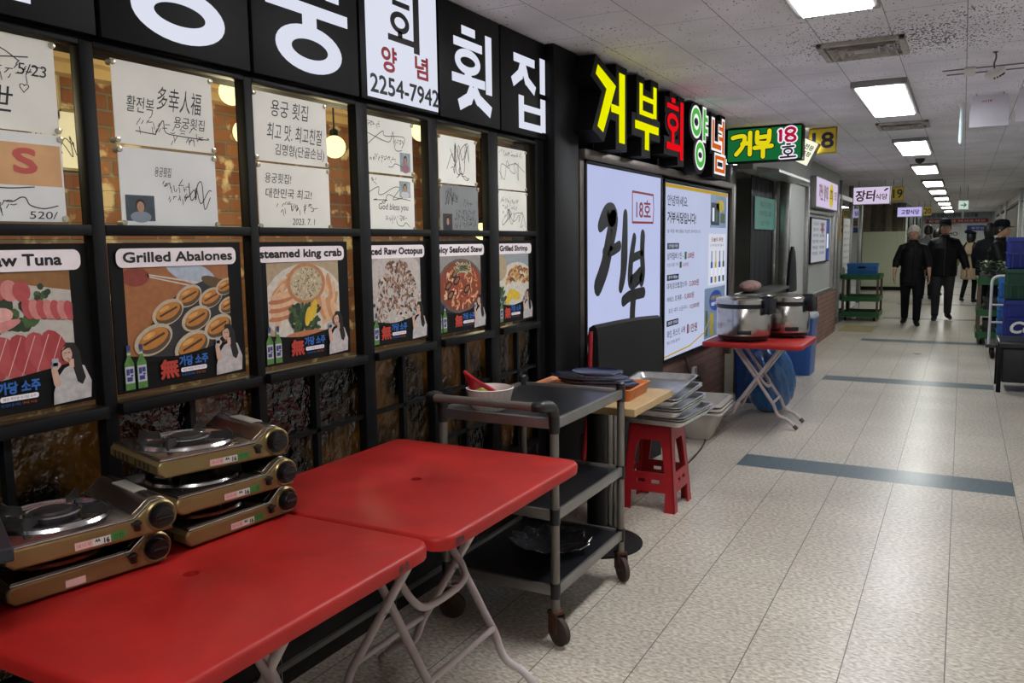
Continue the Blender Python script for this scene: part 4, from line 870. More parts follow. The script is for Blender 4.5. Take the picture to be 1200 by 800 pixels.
# ================================================================= FURNITURE AND WARES
def bevel(o, w=.004, seg=2, ang=35):
    md = o.modifiers.new('bevel', 'BEVEL'); md.width = w; md.segments = seg; md.limit_method = 'ANGLE'; md.angle_limit = math.radians(ang)
    for p in o.data.polygons: p.use_smooth = True
    o.data.set_sharp_from_angle(angle=math.radians(35)); return o
REDT = mat('red_plastic_top', '#9e1f1b', 0.45, vary=0.16, scale=7, bump=.08, bscale=25, spec=.3)
LEG = mat('off_white_tube', '#b5aaa8', 0.35, vary=0.10, scale=20); CHIP = mat('worn_tube', '#4a403b', 0.7, vary=.3)
def folding_table(lab, x0, x1, y0, y1, h, marks=None, worn=False):
    cx, cy = (x0+x1)/2, (y0+y1)/2
    t = thing('folding_table', lab, 'table', (cx, cy, 0))
    a, b = (x1-x0)/2, (y1-y0)/2
    def rr(g, z, r=.05): return [(p[0], p[1], z) for p in rrect(-a+g, -b+g, a-g, b-g, max(.008, r-g))]
    m = MB()
    def ra(g, z, r=.05, n=160):
        A_, B_, q = a-g, b-g, max(.008, r-g); out = []
        for i in range(n):
            th = 2*PI*(i+.5)/n; dx, dy = math.cos(th), math.sin(th); k = min(A_/max(1e-9, abs(dx)), B_/max(1e-9, abs(dy))); x, y = dx*k, dy*k
            cx_, cy_ = A_-q, B_-q
            if abs(x) > cx_ and abs(y) > cy_:
                px_, py_ = cx_, cy_; ux, uy = abs(dx), abs(dy); bb = ux*px_+uy*py_; cc = px_*px_+py_*py_-q*q; k = bb+math.sqrt(max(0, bb*bb-cc)); x, y = dx*k, dy*k
            out.append((x, y, z))
        return out
    def hr(r, z, n=160): return [(r*math.cos(2*PI*(i+.5)/n), r*math.sin(2*PI*(i+.5)/n), z) for i in range(n)]
    m.rings([ra(.012, h-.034), ra(.0, h-.034), ra(-.002, h-.010), ra(.002, h-.003), ra(.010, h), hr(.026, h), hr(.0225, h-.002), hr(.017, h-.003), hr(.016, h-.026)], REDT, cap=False)
    m.add(ra(.012, h-.030), [list(range(160))], REDT)
    m.build('table_top', None, t)
    if marks:
        A = Art((a+.003, 0, 0), (0, 1, 0), (0, 0, 1), (1, 0, 0), z0=.0005)
        for (s, yy) in marks: A.text(s, yy, h-.027, yy+.035, h-.010, PEN, bold=.04)
        A.build('pen_mark', t)
    ya, yb = -b+.235, b-.185
    for s in (1, -1):
        for yy in (ya, yb):
            yy += .014*s
            top = Vector((-s*a*.51, yy, h-.034)); ft = Vector((s*a*.36, yy, .18)); end = Vector((s*(a*.84), yy, .013))
            m = MB(); m.tube([tuple(top)]+[tuple(p) for p in bez([tuple(top.lerp(ft, .9)), tuple(ft), tuple(ft+Vector((s*.035, 0, -.075))), tuple((ft+end)/2+Vector((s*.018, 0, -.022))), tuple(end)], 5)], .0125, LEG, 12)
            l = m.build('leg', None, t)
            d = (end-(ft+end)/2-Vector((s*.018, 0, -.022))).normalized()
            MB().cyl(tuple(end-d*.03), tuple(end+d*.004), .0145, CHIP if worn else mat('rubber_tip', '#cfc9c4', .6)).build('foot_cap', None, l)
            if s > 0:
                q = top.lerp(ft, .60); MB().cyl((q.x, yy+.012, q.z), (q.x, yy-.035, q.z), .007, ALU, 12).build('pivot_bolt', None, t)
        q = Vector((s*a*.35, 0, .195)); MB().cyl((q.x, ya+.014*s, q.z), (q.x, yb+.014*s, q.z), .010, LEG, 10).build('crossbar', None, t)
    # hanging U-shaped locking stay, alongside the first pair of legs
    x = -a*.49; g = Vector((.75, 0, -1)).normalized()
    T = Vector((x, 0, h-.034)); E_ = T+g*.40
    m = MB(); m.tube([(T.x, ya+.05, T.z)]+[tuple(p) for p in bez([tuple(T+g*.30+Vector((0, ya+.05, 0))), tuple(E_+Vector((-.02, ya+.055, .03))), tuple(E_+Vector((0, ya+.10, 0))), tuple(E_+Vector((0, yb-.08, 0))), tuple(E_+Vector((-.02, yb-.035, .03))), tuple(T+g*.30+Vector((0, yb-.03, 0)))], 5)]+[(T.x, yb-.03, T.z)], .011, LEG, 10); m.build('locking_stay', None, t)
    x = E_.x-.115; b0 = b; b = yb+.33-.12
    m = MB().torus((x+.115, b-.33, E_.z+.016), .018, .0025, LEG, 16, 6); m.build('pull_ring', None, t)
    return t
folding_table('red plastic folding table carrying the gas stoves', -1.735, -1.030, .735, 1.497, .72, marks=(('# 8', .24),))
folding_table('empty red plastic folding table between the gas stove table and the trolley', -1.715, -1.010, 1.508, 2.285, .72, marks=(('呂8', -.345),))
folding_table('small red folding table with rusty leg ends under the rice cookers', -1.665, -.955, 5.93, 6.62, .655, worn=True)

# ---- portable gas stoves
GOLDP = mat('gold_enamel', '#84724a', 0.28, .6, vary=.10, scale=6); TOPP = mat('stained_steel_plate', '#8d857c', 0.2, .95, vary=.35, scale=14); COVER = mat('smoked_steel_cover', '#6a625b', .26, .95, vary=.3, scale=10)
KNOB = mat('black_knob', '#0c0c0d', .3); IRON = mat('cast_iron', '#2c2927', .55, .5, vary=.3, scale=30); STK = mat('pink_sticker', '#c9a39c', .5, vary=.08); GSTK = mat('green_sticker', '#3b7a33', .5)
def stove(lab, cx, cy, z, th, sticker='full'):
    """gas stove, front towards the aisle; origin at the middle of the front's foot"""
    L = .325; D = .275
    t = thing('gas_stove', lab, 'gas stove', (cx, cy, z), th, group='portable gas stoves stacked on the red table')
    hc = (L/2-.042, .041); hr = .036
    pts = [(-L/2+.014, .006), (L/2-.012, .006)]+arc(hc, hr, -.75, 2.35, 14)+[(hc[0]-.040, .053), (hc[0]-.055, .047), (-L/2+.010, .046), (-L/2, .036), (-L/2, .018)]
    m = MB().prism(pts, -D, 0, 'x', GOLDP); body = bevel(m.build('body', None, t), .010, 3, 50)
    m = MB()
    for k in range(9):
        if k != 4: m.box((-D+.03+k*.024, -L/2-.0008, .018), (-D+.036+k*.024, -L/2+.004, .034), KNOB)
    m.build('vent_slot', None, body)
    m = MB().box((-D+.012, -L/2+.010, .044), (-.010, hc[0]-.046, .0495), TOPP, bev=.003); m.build('top_plate', None, t)
    m = MB().tube([(-.001, -L/2+.006, .047), (-.001, hc[0]-.052, .048), (-.001, hc[0]-.036, .060), (-.001, hc[0]-.016, .0755), (-.001, hc[0]+.004, .078)], .0022, CHROME, 8); m.tube([(-.001, -L/2+.008, .047), (-D+.004, -L/2+.008, .047)], .002, CHROME, 8); m.build('chrome_trim', None, t)
    bx, by = -.140, -.035
    m = MB().lathe([(.112, .050), (.108, .056), (.098, .057), (.088, .050), (.060, .0485), (.03, .0485)], (bx, by, 0), CHROME, 40); dp = m.build('drip_ring', None, t)
    m = MB().lathe([(.046, .049), (.048, .058), (.044, .062), (.036, .062), (.034, .066), (.020, .069), (.004, .069)], (bx, by, 0), IRON, 32); m.lathe([(.050, .057), (.053, .0595), (.050, .062), (.047, .0595)], (bx, by, 0), CHROME, 32, cap=False); m.build('burner', None, t)
    for k in range(4):
        a = PI/4+k*PI/2
        m = MB().prism([(.058, .055), (.112, .055), (.112, .070), (.100, .080), (.088, .074), (.062, .072)], -.002, .002, 'y', IRON); m.xf(Matrix.Translation((bx, by, 0)) @ Matrix.Rotation(a, 4, 'Z')); m.build('pot_support', None, t)
    m = MB().prism(arc(hc, hr+.002, -.2, 2.5, 14)+[(hc[0]-.05, .050), (hc[0]-.03, .045)], -D+.008, -.020, 'x', COVER); cv = bevel(m.build('canister_cover', None, t), .003)
    m = MB().box((-D*.7, hc[0]-.016, .0755), (-D*.3, hc[0]+.014, .0795), mat('warning_label', '#8a857c', .5), bev=.001); m.build('warning_label', None, cv)
    m = MB().lathe([(.031, -.004), (.033, .001), (.030, .004), (.026, .002)], (0, hc[0]+.004, hc[1]), GOLDP, 28, 'x', cap=False).lathe([(.026, .0), (.026, .003), (.001, .003)], (0, hc[0]+.004, hc[1]), KNOB, 28, 'x'); kn = m.build('knob_bezel', None, t)
    m = MB().lathe([(.021, .002), (.021, .016), (.019, .019), (.001, .019)], (0, hc[0]+.004, hc[1]), KNOB, 24, 'x').box((.017, hc[0]-.012, hc[1]-.004), (.023, hc[0]+.020, hc[1]+.004), KNOB, bev=.002); m.build('knob', None, t)
    m = MB().box((-.01, hc[0]-.052, .022), (.008, hc[0]-.041, .044), KNOB, bev=.002).box((.004, hc[0]-.060, .036), (.013, hc[0]-.040, .043), KNOB, bev=.002); m.build('lock_lever', None, t)
    A = Art((.0006, 0, 0), (0, 1, 0), (0, 0, 1), (1, 0, 0))
    if sticker == 'full':
        A.rect(-.045, .014, -.012, .029, STK).rect(-.012, .014, .022, .029, mat('white_sticker', '#c9c6bd', .5)).rect(.023, .015, .050, .031, GSTK); A.up(2); A.text('대 나 무', -.041, .018, -.015, .025, REDP); A.text('ᄊ 16', -.008, .016, .019, .027, PEN, bold=.05); A.text('안전', .027, .019, .046, .028, PEN)
    else: A.rect(-.06, .013, -.022, .028, STK)
    A.build('sticker', t)
    for sx in (-.03, -D+.03):
        for sy in (-L/2+.03, L/2-.03): MB().lathe([(.009, 0), (.010, .007)], (sx, sy, 0), KNOB, 12).build('foot', None, t)
    return t
stove('gold gas stove, bottom of the taller stack', -1.470, 1.352, .7205, -.075)
stove('gold gas stove, middle of the taller stack', -1.452, 1.325, .8015, -.16)
stove('gold gas stove, topmost of the taller stack of three', -1.472, 1.310, .8825, -.27)
stove('gold gas stove with only a pink sticker, bottom of the shorter stack', -1.500, .985, .7205, -.19, 'pink')
stove('gold gas stove with a bare burner, topmost of the shorter stack', -1.462, .970, .8015, -.24)
t = thing('black_board', 'flat dark slab lying over the end of the shorter stove stack', 'board', (-1.58, .70, .884), -.42)
bevel(MB().box((-.22, -.20, 0), (.20, .135, .024), mat('dark_slate_board', '#15181f', .45, vary=.15)).build('slab', None, t), .003)

# ---- three-tier serving trolley
POST = mat('grey_tube', '#76706a', .38, .5, vary=.08); JOINT = mat('black_joint', '#121213', .45); RUST = mat('rusty_caster', '#4b3020', .8, .3, vary=.45, scale=40); TRAYB = mat('black_tray_liner', '#17181c', .28, vary=.25, scale=20, bump=.1, bscale=60); TYRE = mat('worn_tyre', '#3b302a', .8, vary=.3)
t = thing('serving_trolley', 'three-tier trolley with black trays and grey posts beside the red tables', 'trolley', (-1.415, 2.77, 0))
px, py = .225, .31
for sx in (-1, 1):
    for sy in (-1, 1):
        m = MB().cyl((sx*px, sy*py, .12), (sx*px, sy*py, .815), .0155, POST, 18); p_ = m.build('post', None, t)
        for z in (.19, .455, .775): MB().cyl((sx*px, sy*py, z-.025), (sx*px, sy*py, z+.03), .0185, JOINT, 18).build('joint', None, p_)
        if sy > 0: MB().lathe([(.0185, .80), (.0185, .825), (.012, .832), (.001, .833)], (sx*px, sy*py, 0), JOINT, 18).build('post_cap', None, p_)
        ang = {(1, -1): 1.15, (1, 1): .85, (-1, -1): 1.9, (-1, 1): .4}[(sx, sy)]
        M_ = Matrix.Translation((sx*px, sy*py, 0)) @ Matrix.Rotation(ang, 4, 'Z')
        m = MB().box((-.022, -.022, .108), (.022, .022, .122), RUST, bev=.003).box((-.020, -.028, .045), (-.016, .018, .11), RUST, bev=.001).box((.016, -.028, .045), (.020, .018, .11), RUST, bev=.001).cyl((-.024, -.018, .05), (.024, -.018, .05), .006, RUST).xf(M_)
        c_ = m.build('caster', None, t)
        MB().lathe([(.020, -.012), (.040, -.013), (.0495, -.009), (.0495, .009), (.040, .013), (.020, .012)], (0, -.018, .05), TYRE, 28, 'x').xf(M_).build('wheel', None, c_)
for z in (.195, .465, .785):
    m = MB()
    for lo, hi in (((-px+.012, -py-.013, z-.02), (px-.012, -py+.003, z+.016)), ((-px+.012, py-.003, z-.02), (px-.012, py+.013, z+.016)), ((-px-.013, -py+.012, z-.02), (-px+.003, py-.012, z+.016)), ((px-.003, -py+.012, z-.02), (px+.013, py-.012, z+.016))): m.box(lo, hi, ALU, bev=.003)
    e_ = m.build('tray_edge', None, t)
    MB().box((-px+.004, -py+.004, z-.006), (px-.004, py-.004, z+.004), TRAYB).build('tray', None, t)
for sx in (-1, 1): m = MB().tube(bez([(sx*px, -py, .775), (sx*px, -py-.004, .815), (sx*px, -py-.03, .845), (sx*px*.97, -py-.085, .855), (sx*px*.86, -py-.092, .855)], 5), [.0195]*6+[.021]*10+[.0175]*5, JOINT, 14); m.build('handle_elbow', None, t)
MB().cyl((-px*.88, -py-.092, .855), (px*.88, -py-.092, .855), .0145, POST, 16).build('handle', None, t)
# bowl, red scraper and sponge on the trolley
POR = mat('white_porcelain', '#cfc8c2', .25, vary=.05)
t = thing('fluted_bowl', 'white fluted bowl on the top tray of the serving trolley', 'bowl', (-1.492, 2.548, .7895))
m = MB(); N = 72
def flute(r, z, d): return [((r+d*math.cos(24*2*PI*i/N))*math.cos(2*PI*i/N), (r+d*math.cos(24*2*PI*i/N))*math.sin(2*PI*i/N), z) for i in range(N)]
m.rings([flute(.056, 0, 0), flute(.066, .010, .003), flute(.081, .072, .003), flute(.085, .077, 0), flute(.088, .082, .0), flute(.084, .084, 0), flute(.075, .072, 0), flute(.060, .012, 0)], POR); m.build('bowl', None, t)
t = thing('red_scoop', 'folded red rubber scoop sticking out of the white bowl', 'scoop', (-1.509, 2.538, .800))
RR = mat('red_rubber', '#a51c28', .4, vary=.2)
top = bez([(-.085, .0, .125), (-.03, -.01, .098), (.04, -.015, .07), (.085, -.01, .045)], 5)
m = MB(); low = [(p[0]*.75+.0, p[1]+.01, max(.012, p[2]-.075-.02*math.sin(i*.4))) for i, p in enumerate(top)]
m.rings([[(p[0], p[1]-.008, p[2]), (p[0], p[1]+.006, p[2]+.003), (l[0], l[1]+.02, l[2]), (l[0], l[1]-.004, l[2]-.003)] for p, l in zip(top, low)], RR); m.tube([(p[0], p[1], p[2]) for p in top], .007, RR, 8); m.build('body', None, t)
t = thing('sponge', 'yellow green sponge tucked under the red scoop in the bowl', 'sponge', (-1.477, 2.511, .828), .2)
bevel(MB().prism([(-.045, -.02), (.05, -.02), (.045, .012), (-.02, .052), (-.05, .04)], -.022, .0, 'y', mat('yellow_sponge', '#8f8a35', .9, vary=.2, bump=.6, bscale=120)).build('sponge_pad', None, t), .005)
t = thing('glass_platter', 'scalloped clear glass platter on the lowest tray of the trolley', 'platter', (-1.375, 2.80, .1995))
m = MB(); N = 60
def scal(r, z, d): return [((r+d*math.cos(12*2*PI*i/N))*1.12*math.cos(2*PI*i/N), (r+d*math.cos(12*2*PI*i/N))*math.sin(2*PI*i/N), z+abs(d)*.8*math.cos(12*2*PI*i/N)) for i in range(N)]
m.rings([scal(.04, 0, 0), scal(.075, .004, .001), scal(.115, .022, .006), scal(.142, .034, .010), scal(.139, .037, .010), scal(.112, .027, .006), scal(.07, .009, .001), scal(.03, .006, 0)], pane_mat('clear_pressed_glass', '#c9ced2', .30, .06, .5, 60)); m.build('dish', None, t)

# ---- pedestal table, tray, plates
OAK = mat('pale_oak', '#a98f66', .45, vary=.10, scale=9, bump=.05)
t = thing('pedestal_table', 'square pale wood table on a round black pedestal behind the trolley', 'table', (-1.44, 3.385, 0))
bevel(MB().box((-.30, -.275, .682), (.30, .225, .716), OAK).build('table_top', None, t), .004)
MB().lathe([(.21, 0), (.21, .008), (.17, .018), (.06, .026), (.047, .034), (.047, .672), (.10, .674), (.10, .682)], (0, .045, 0), BLACK, 36).build('pedestal', None, t)
t = thing('orange_tray', 'worn orange tray under the dark plates on the wood table', 'tray', (-1.445, 3.37, .7165), .04)
ORG = mat('orange_plastic', '#b5652a', .5, vary=.2, scale=8, bump=.2)
m = MB()
def rr4(a, b, z, r=.02): return [(p[0], p[1], z) for p in rrect(-a, -b, a, b, r)]
m.rings([rr4(.215, .13, .004), rr4(.222, .137, 0), rr4(.232, .147, .046), rr4(.236, .151, .050), rr4(.226, .141, .052), rr4(.212, .127, .036)], ORG); m.build('tray', None, t)
NAVY = mat('navy_glaze', '#12162b', .18, vary=.35, scale=45); RIMP = mat('pale_rim_glaze', '#8b8781', .35)
def plate(lab, x, y, z, rx, ry, rz, tilt=0.0):
    t = thing('plate', lab, 'plate', (x, y, z), rz, group='dark plates stacked on the orange tray'); t.rotation_euler = (tilt, 0, rz)
    def e(r, zz): return [(rx*r*math.cos(2*PI*i/48), ry*r*math.sin(2*PI*i/48), zz) for i in range(48)]
    MB().rings([e(.60, 0), e(.66, .001), e(.97, .0125), e(1.0, .0155), e(.985, .0170)], RIMP, cap=True).build('underside', None, t) if False else None
    m = MB().rings([e(.60, 0), e(.66, .001), e(.97, .0125), e(1.0, .0155)], RIMP, cap=False); m.add(e(.60, 0), [list(range(48))[::-1]], RIMP); m.build('rim', None, t)
    m = MB().rings([e(1.0, .0155), e(.98, .0175), e(.70, .0065)], NAVY, cap=False); m.add(e(.70, .0065), [list(range(48))], NAVY); m.build('glazed_face', None, t)
plate('large dark oval plate with a pale rim, bottom of the plate stack', -1.405, 3.375, .7540, .185, .112, .03)
plate('dark oval plate, second from the bottom of the plate stack', -1.425, 3.375, .7665, .180, .110, .0)
plate('large black oval plate shifted towards the windows, third up in the plate stack', -1.455, 3.375, .7800, .190, .110, -.05)
plate('small glossy navy oval plate on top of the plate stack', -1.415, 3.375, .8030, .120, .088, .0, .03)

# ---- chair with a black cover, folded boards behind it
t = thing('covered_chair', 'wide red framed chair draped with a black cover in front of the calligraphy light box', 'chair', (-1.625, 4.35, 0), 0)
CLOTH = mat('black_leatherette', '#151618', .55, vary=.15, bump=.05, spec=.25); REDF = mat('red_steel_tube', '#8f1a20', .35, vary=.1)
p0, p1 = Vector((-.04, -.40)), Vector((.04, .41)); dv = (p1-p0); nv = Vector((dv.y, -dv.x)).normalized()
m = MB(); rows = []
for i in range(11):
    s = i/10; c = p0+dv*s; bulge = .02*math.sin(PI*s)
    zt = .962-.012*s+.012*math.sin(PI*s)
    prof = [(.016, .42), (.020, .70), (.012, zt-.06), (.005, zt-.015), (-.015, zt), (-.040, zt-.015), (-.048, zt-.06), (-.044, .70), (-.038, .42)]
    rows.append([(c.x+nv.x*(q+bulge), c.y+nv.y*(q+bulge), z) for q, z in prof])
m.rings(rows, CLOTH); m.build('backrest_cover', None, t)
m = MB()
for s in (-.03, 1.02):
    c = p0+dv*s; e_ = c-nv*.02
    m2 = MB().tube(bez([(c.x-nv.x*.10, c.y-nv.y*.10, .0), (c.x-nv.x*.035, c.y-nv.y*.035, .45), (e_.x, e_.y, .80), (e_.x+.003, e_.y, .93)], 5), .0125, REDF, 10); m2.build('rear_leg', None, t)
    MB().tube([(c.x+nv.x*.03, c.y+nv.y*.03, 0), (c.x+nv.x*.005, c.y+nv.y*.005, .60)], .0125, REDF, 10).build('front_leg', None, t)
m = MB(); q0 = p0+dv*.04; q1 = p0+dv*.96
m.prism([(q0.x+nv.x*.0, q0.y+nv.y*.0), (q0.x+nv.x*.03, q0.y+nv.y*.03), (q1.x+nv.x*.03, q1.y+nv.y*.03), (q1.x, q1.y)], .10, .40, 'z', CLOTH); bevel(m.build('seat', None, t), .008)
t = thing('folded_board', 'white folded card boards standing behind the pedestal table', 'board', (-1.50, 3.70, 0), .15)
m = MB()
for k in range(3): m.box((-.008+k*.026, -.05, .0), (.012+k*.026, .06, .60-.01*k), mat('white_card', '#aaa69f', .7, vary=.08), bev=.003)
m.build('sheet_edges', None, t)
# ---- red stool and baking trays
STOOL = mat('red_stool_plastic', '#991b22', .36, vary=.10)
t = thing('plastic_stool', 'red plastic stool under the stacked metal trays', 'stool', (-1.385, 4.115, 0))
m = MB()
def stool_side(k):
    H = .45; wt, wb = .112, .148
    def P(u, z, d=0):                      # u -1..1 across, z up, d inward
        w = wb+(wt-wb)*z/H; x, y = u*w, -(w-d)
        return Matrix.Rotation(k*PI/2, 4, 'Z') @ Vector((x, y, z))
    def plate_(pts):
        n = len(pts); m.add([P(u, z) for u, z in pts]+[P(u, z, .008) for u, z in pts], [list(range(n)), list(range(n, 2*n))[::-1]]+[[i, i+n, (i+1) % n+n, (i+1) % n] for i in range(n)], STOOL)
    plate_([(-1, 0), (-.62, 0), (-.66, .10), (-.66, .20), (-.56, .33), (-.46, .37), (-.46, .45), (-1, .45)])
    plate_([(1, .45), (.46, .45), (.46, .37), (.56, .33), (.66, .20), (.66, .10), (.62, 0), (1, 0)])
    plate_([(-.46, .37), (.46, .37), (.46, .45), (-.46, .45)])
    plate_([(-.66, .10), (.66, .10), (.66, .145), (-.66, .145)]); plate_([(-.66, .165), (.66, .165), (.66, .20), (-.66, .20)]); plate_([(-.66, .145), (-.45, .145), (-.45, .165), (-.66, .165)]); plate_([(.45, .145), (.66, .145), (.66, .165), (.45, .165)]); plate_([(-.12, .145), (.12, .145), (.12, .165), (-.12, .165)])
for k in range(4): stool_side(k)
m.build('leg_frame', None, t)
MB().rings([[(p[0], p[1], z) for p in rrect(-a, -a, a, a, .025)] for a, z in ((.106, .435), (.116, .437), (.116, .445), (.108, .452))], STOOL).build('seat', None, t)
TIN = mat('baking_tray_tin', '#cfcecc', .34, 1.0, vary=.15, scale=18)
def tray(lab, x, y, z, rz, tx=0.0, ty=0.0, a=.165, b=.235):
    t = thing('baking_tray', lab, 'tray', (x, y, z), rz, group='metal trays on the red stool'); t.rotation_euler = (tx, ty, rz)
    def q(g, zz): return [(p[0], p[1], zz) for p in rrect(-a+g, -b+g, a-g, b-g, .03)]
    MB().rings([q(.022, .001), q(.020, 0), q(.004, .026), q(-.006, .028), q(-.008, .031), q(-.004, .033), q(.006, .030), q(.021, .003)], TIN).build('pan', None, t)
NTH = ['lowest of the tray stack, sticking out towards the aisle end', 'second from the bottom of the tray stack', 'third from the bottom of the tray stack', 'fourth from the bottom of the tray stack', 'fifth from the bottom of the tray stack', 'sixth from the bottom of the tray stack', 'seventh from the bottom of the tray stack', 'eighth up, just under the top tray', 'topmost of the tray stack, tilted and empty']
for k, (x, y, z, rz, tx) in enumerate(((-1.350, 4.20, .4525, -.07, .0), (-1.350, 4.20, .4645, -.07, .0), (-1.350, 4.199, .4765, -.07, .0), (-1.365, 4.15, .512, -.02, .0), (-1.365, 4.149, .524, -.02, .0), (-1.366, 4.149, .536, -.02, .0), (-1.375, 4.12, .578, .01, .03), (-1.375, 4.119, .590, .01, .03), (-1.385, 4.09, .6305, .04, .05))):
    tray('dull metal baking tray, '+NTH[k], x, y, z, rz, tx)
# ---- rice cookers
CHS = mat('cooker_steel', '#b9b6b2', .22, 1.0, vary=.06, scale=4); BKP = mat('cooker_black', '#121214', .3)
def cooker(lab, x, y, z, r, h, rz):
    t = thing('rice_cooker', lab, 'rice cooker', (x, y, z), rz, group='rice cookers on the small red table')
    MB().lathe([(r*.86, 0), (r*.95, .004), (r*.97, .030), (r*.99, .034)], m=BKP, n=48).build('base', None, t)
    MB().lathe([(r*.985, .030), (r, .036), (r, h*.72), (r*.985, h*.735)], m=CHS, n=64).build('body', None, t)
    MB().lathe([(r*1.0, h*.735), (r*1.02, h*.745), (r*1.02, h*.81), (r*1.0, h*.82)], m=BKP, n=48).build('collar', None, t)
    MB().lathe([(r*1.01, h*.82), (r*1.03, h*.83), (r*1.03, h*.93), (r*.97, h*.96), (r*.80, h*.985), (r*.3, h), (.001, h*1.003)], m=CHS, n=64).build('lid', None, t)
    m = MB().box((-.045, -r*1.02-.055, h*.60), (.045, -r*1.0+.01, h*.97), BKP, bev=.015).box((-.03, -r*1.02-.045, h*.93), (.03, -r*.75, h*1.02), BKP, bev=.012); m.build('latch', None, t)
    for k in range(4): MB().lathe([(.014, -.012), (.016, .004)], (r*.7*math.cos(k*PI/2+.8), r*.7*math.sin(k*PI/2+.8), 0), BKP, 10).build('foot', None, t)
    m = MB().box((-.05, -r*1.005, h*.14), (.05, -r*.96, h*.24), BKP, bev=.004); m.xf(Matrix.Rotation(-.9, 4, 'Z')); m.build('badge', None, t)
cooker('large steel rice cooker at the edge of the small table, beside the notice light box', -1.410, 6.17, .669, .196, .315, 1.15)
cooker('steel rice cooker standing behind the front cooker', -1.160, 6.50, .669, .165, .315, 1.3)
# ---- white tubs, outlet, bag, bins
TUB = mat('white_tub_plastic', '#b3aca4', .45, vary=.06)
for k, lab in enumerate(('white plastic tub, outermost of the nested tubs by the brick base', 'white plastic tub, in the middle of the nested tubs', 'white plastic tub, innermost and highest of the nested tubs')):
    t = thing('plastic_tub', lab, 'tub', (-1.60, 5.72, .003+.030*k), .06, group='nested white tubs'); 
    def q(a, b, z, r=.04): return [(p[0], p[1], z) for p in rrect(-a, -b, a, b, r)]
    MB().rings([q(.075, .12, .003), q(.082, .127, 0), q(.165, .215, .205), q(.185, .235, .207), q(.188, .238, .195), q(.192, .242, .200), q(.187, .237, .215), q(.160, .210, .213), q(.074, .119, .012)], TUB).build('tub', None, t)
t = thing('wall_outlet', 'cream double power outlet on the brick base beside the tubs', 'power outlet', (-1.828, 6.30, .36))
bevel(MB().box((0, -.04, -.05), (.022, .04, .05), PLAST).build('plate', None, t), .004)
for z in (-.024, .022): MB().lathe([(.017, .022), (.016, .018), (.001, .016)], (0, 0, z), mat('socket_grey', '#77736d', .5), 16, 'x').build('socket', None, t)
m = MB().box((.018, -.018, -.043), (.05, .018, -.006), BKP, bev=.005); m.build('plug', None, t)
t = thing('power_cable', 'black cord hanging from the notice light box to the outlet', 'cord', (-1.80, 6.2, .34))
MB().tube(bez([(-.02, -.15, .185), (.0, -.14, .10), (.015, -.06, -.02), (.03, .05, -.08), (.03, .10, -.01)], 6), .006, BKP, 8).build('cord', None, t)
t = thing('floor_cord', 'thin black cord running along the floor past the red stool', 'cord', (-1.45, 5.0, .006))
MB().tube(bez([(-.02, -.35, 0), (-.01, .0, 0), (-.06, .5, 0), (-.16, .85, 0), (-.27, 1.05, 0)], 6), .005, BKP, 8).build('cord', None, t)
BAG = mat('blue_plastic_bag', '#1b5a93', .18, vary=.25, scale=10, bump=.5, bscale=22, coat=.5)
t = thing('plastic_bag', 'crumpled blue plastic bag behind the legs of the small red table', 'bag', (-1.33, 6.80, 0))
b_ = bmesh.new(); bmesh.ops.create_icosphere(b_, subdivisions=5, radius=1); rg = random.Random(4)
ph = [(rg.uniform(3, 9), rg.uniform(0, 6), rg.uniform(3, 9), rg.uniform(2, 7)) for _ in range(9)]
for v in b_.verts:
    c = v.co.normalized(); d = sum(.035*abs(math.sin(p[0]*c.x+p[2]*c.y+p[3]*c.z+p[1])) for p in ph)-.16
    zz = (c.z+1)/2; wd = .185*(1-.45*zz**2)*(1+d)
    v.co = Vector((c.x*wd*1.12, c.y*wd, max(0, zz*.60*(1+d*.5)-.01)))
MB().bm(b_, BAG, True).build('bag', None, t)
BLUE = mat('blue_bin_plastic', '#1d4f97', .4, vary=.08); LIDW = mat('grey_bin_lid', '#9aa09f', .5)
def bin_(lab, x, y, w, d, h, lid=True, col=None):
    t = thing('storage_bin', lab, 'bin', (x, y, 0))
    def q(a, b, z, r=.03): return [(p[0], p[1], z) for p in rrect(-a, -b, a, b, r)]
    a, b = w/2, d/2
    MB().rings([q(a*.86, b*.86, 0), q(a*.97, b*.97, h*.86), q(a, b, h*.87), q(a, b, h*.93), q(a*.9, b*.9, h*.93), q(a*.8, b*.8, .02)], col or BLUE).build('bin', None, t)
    if lid: MB().rings([q(a*1.02, b*1.02, h*.925), q(a*1.03, b*1.03, h*.95), q(a*.96, b*.96, h*.99), q(a*.6, b*.6, h)], LIDW).build('lid', None, t)
bin_('tall blue bin with a pale lid, further along the kitchen brick wall', -1.475, 8.95, .34, .42, .64)
bin_('dark blue open bin half hidden behind the blue bag', -1.56, 7.22, .28, .34, .50, False, mat('dark_blue_plastic', '#173a6e', .4))
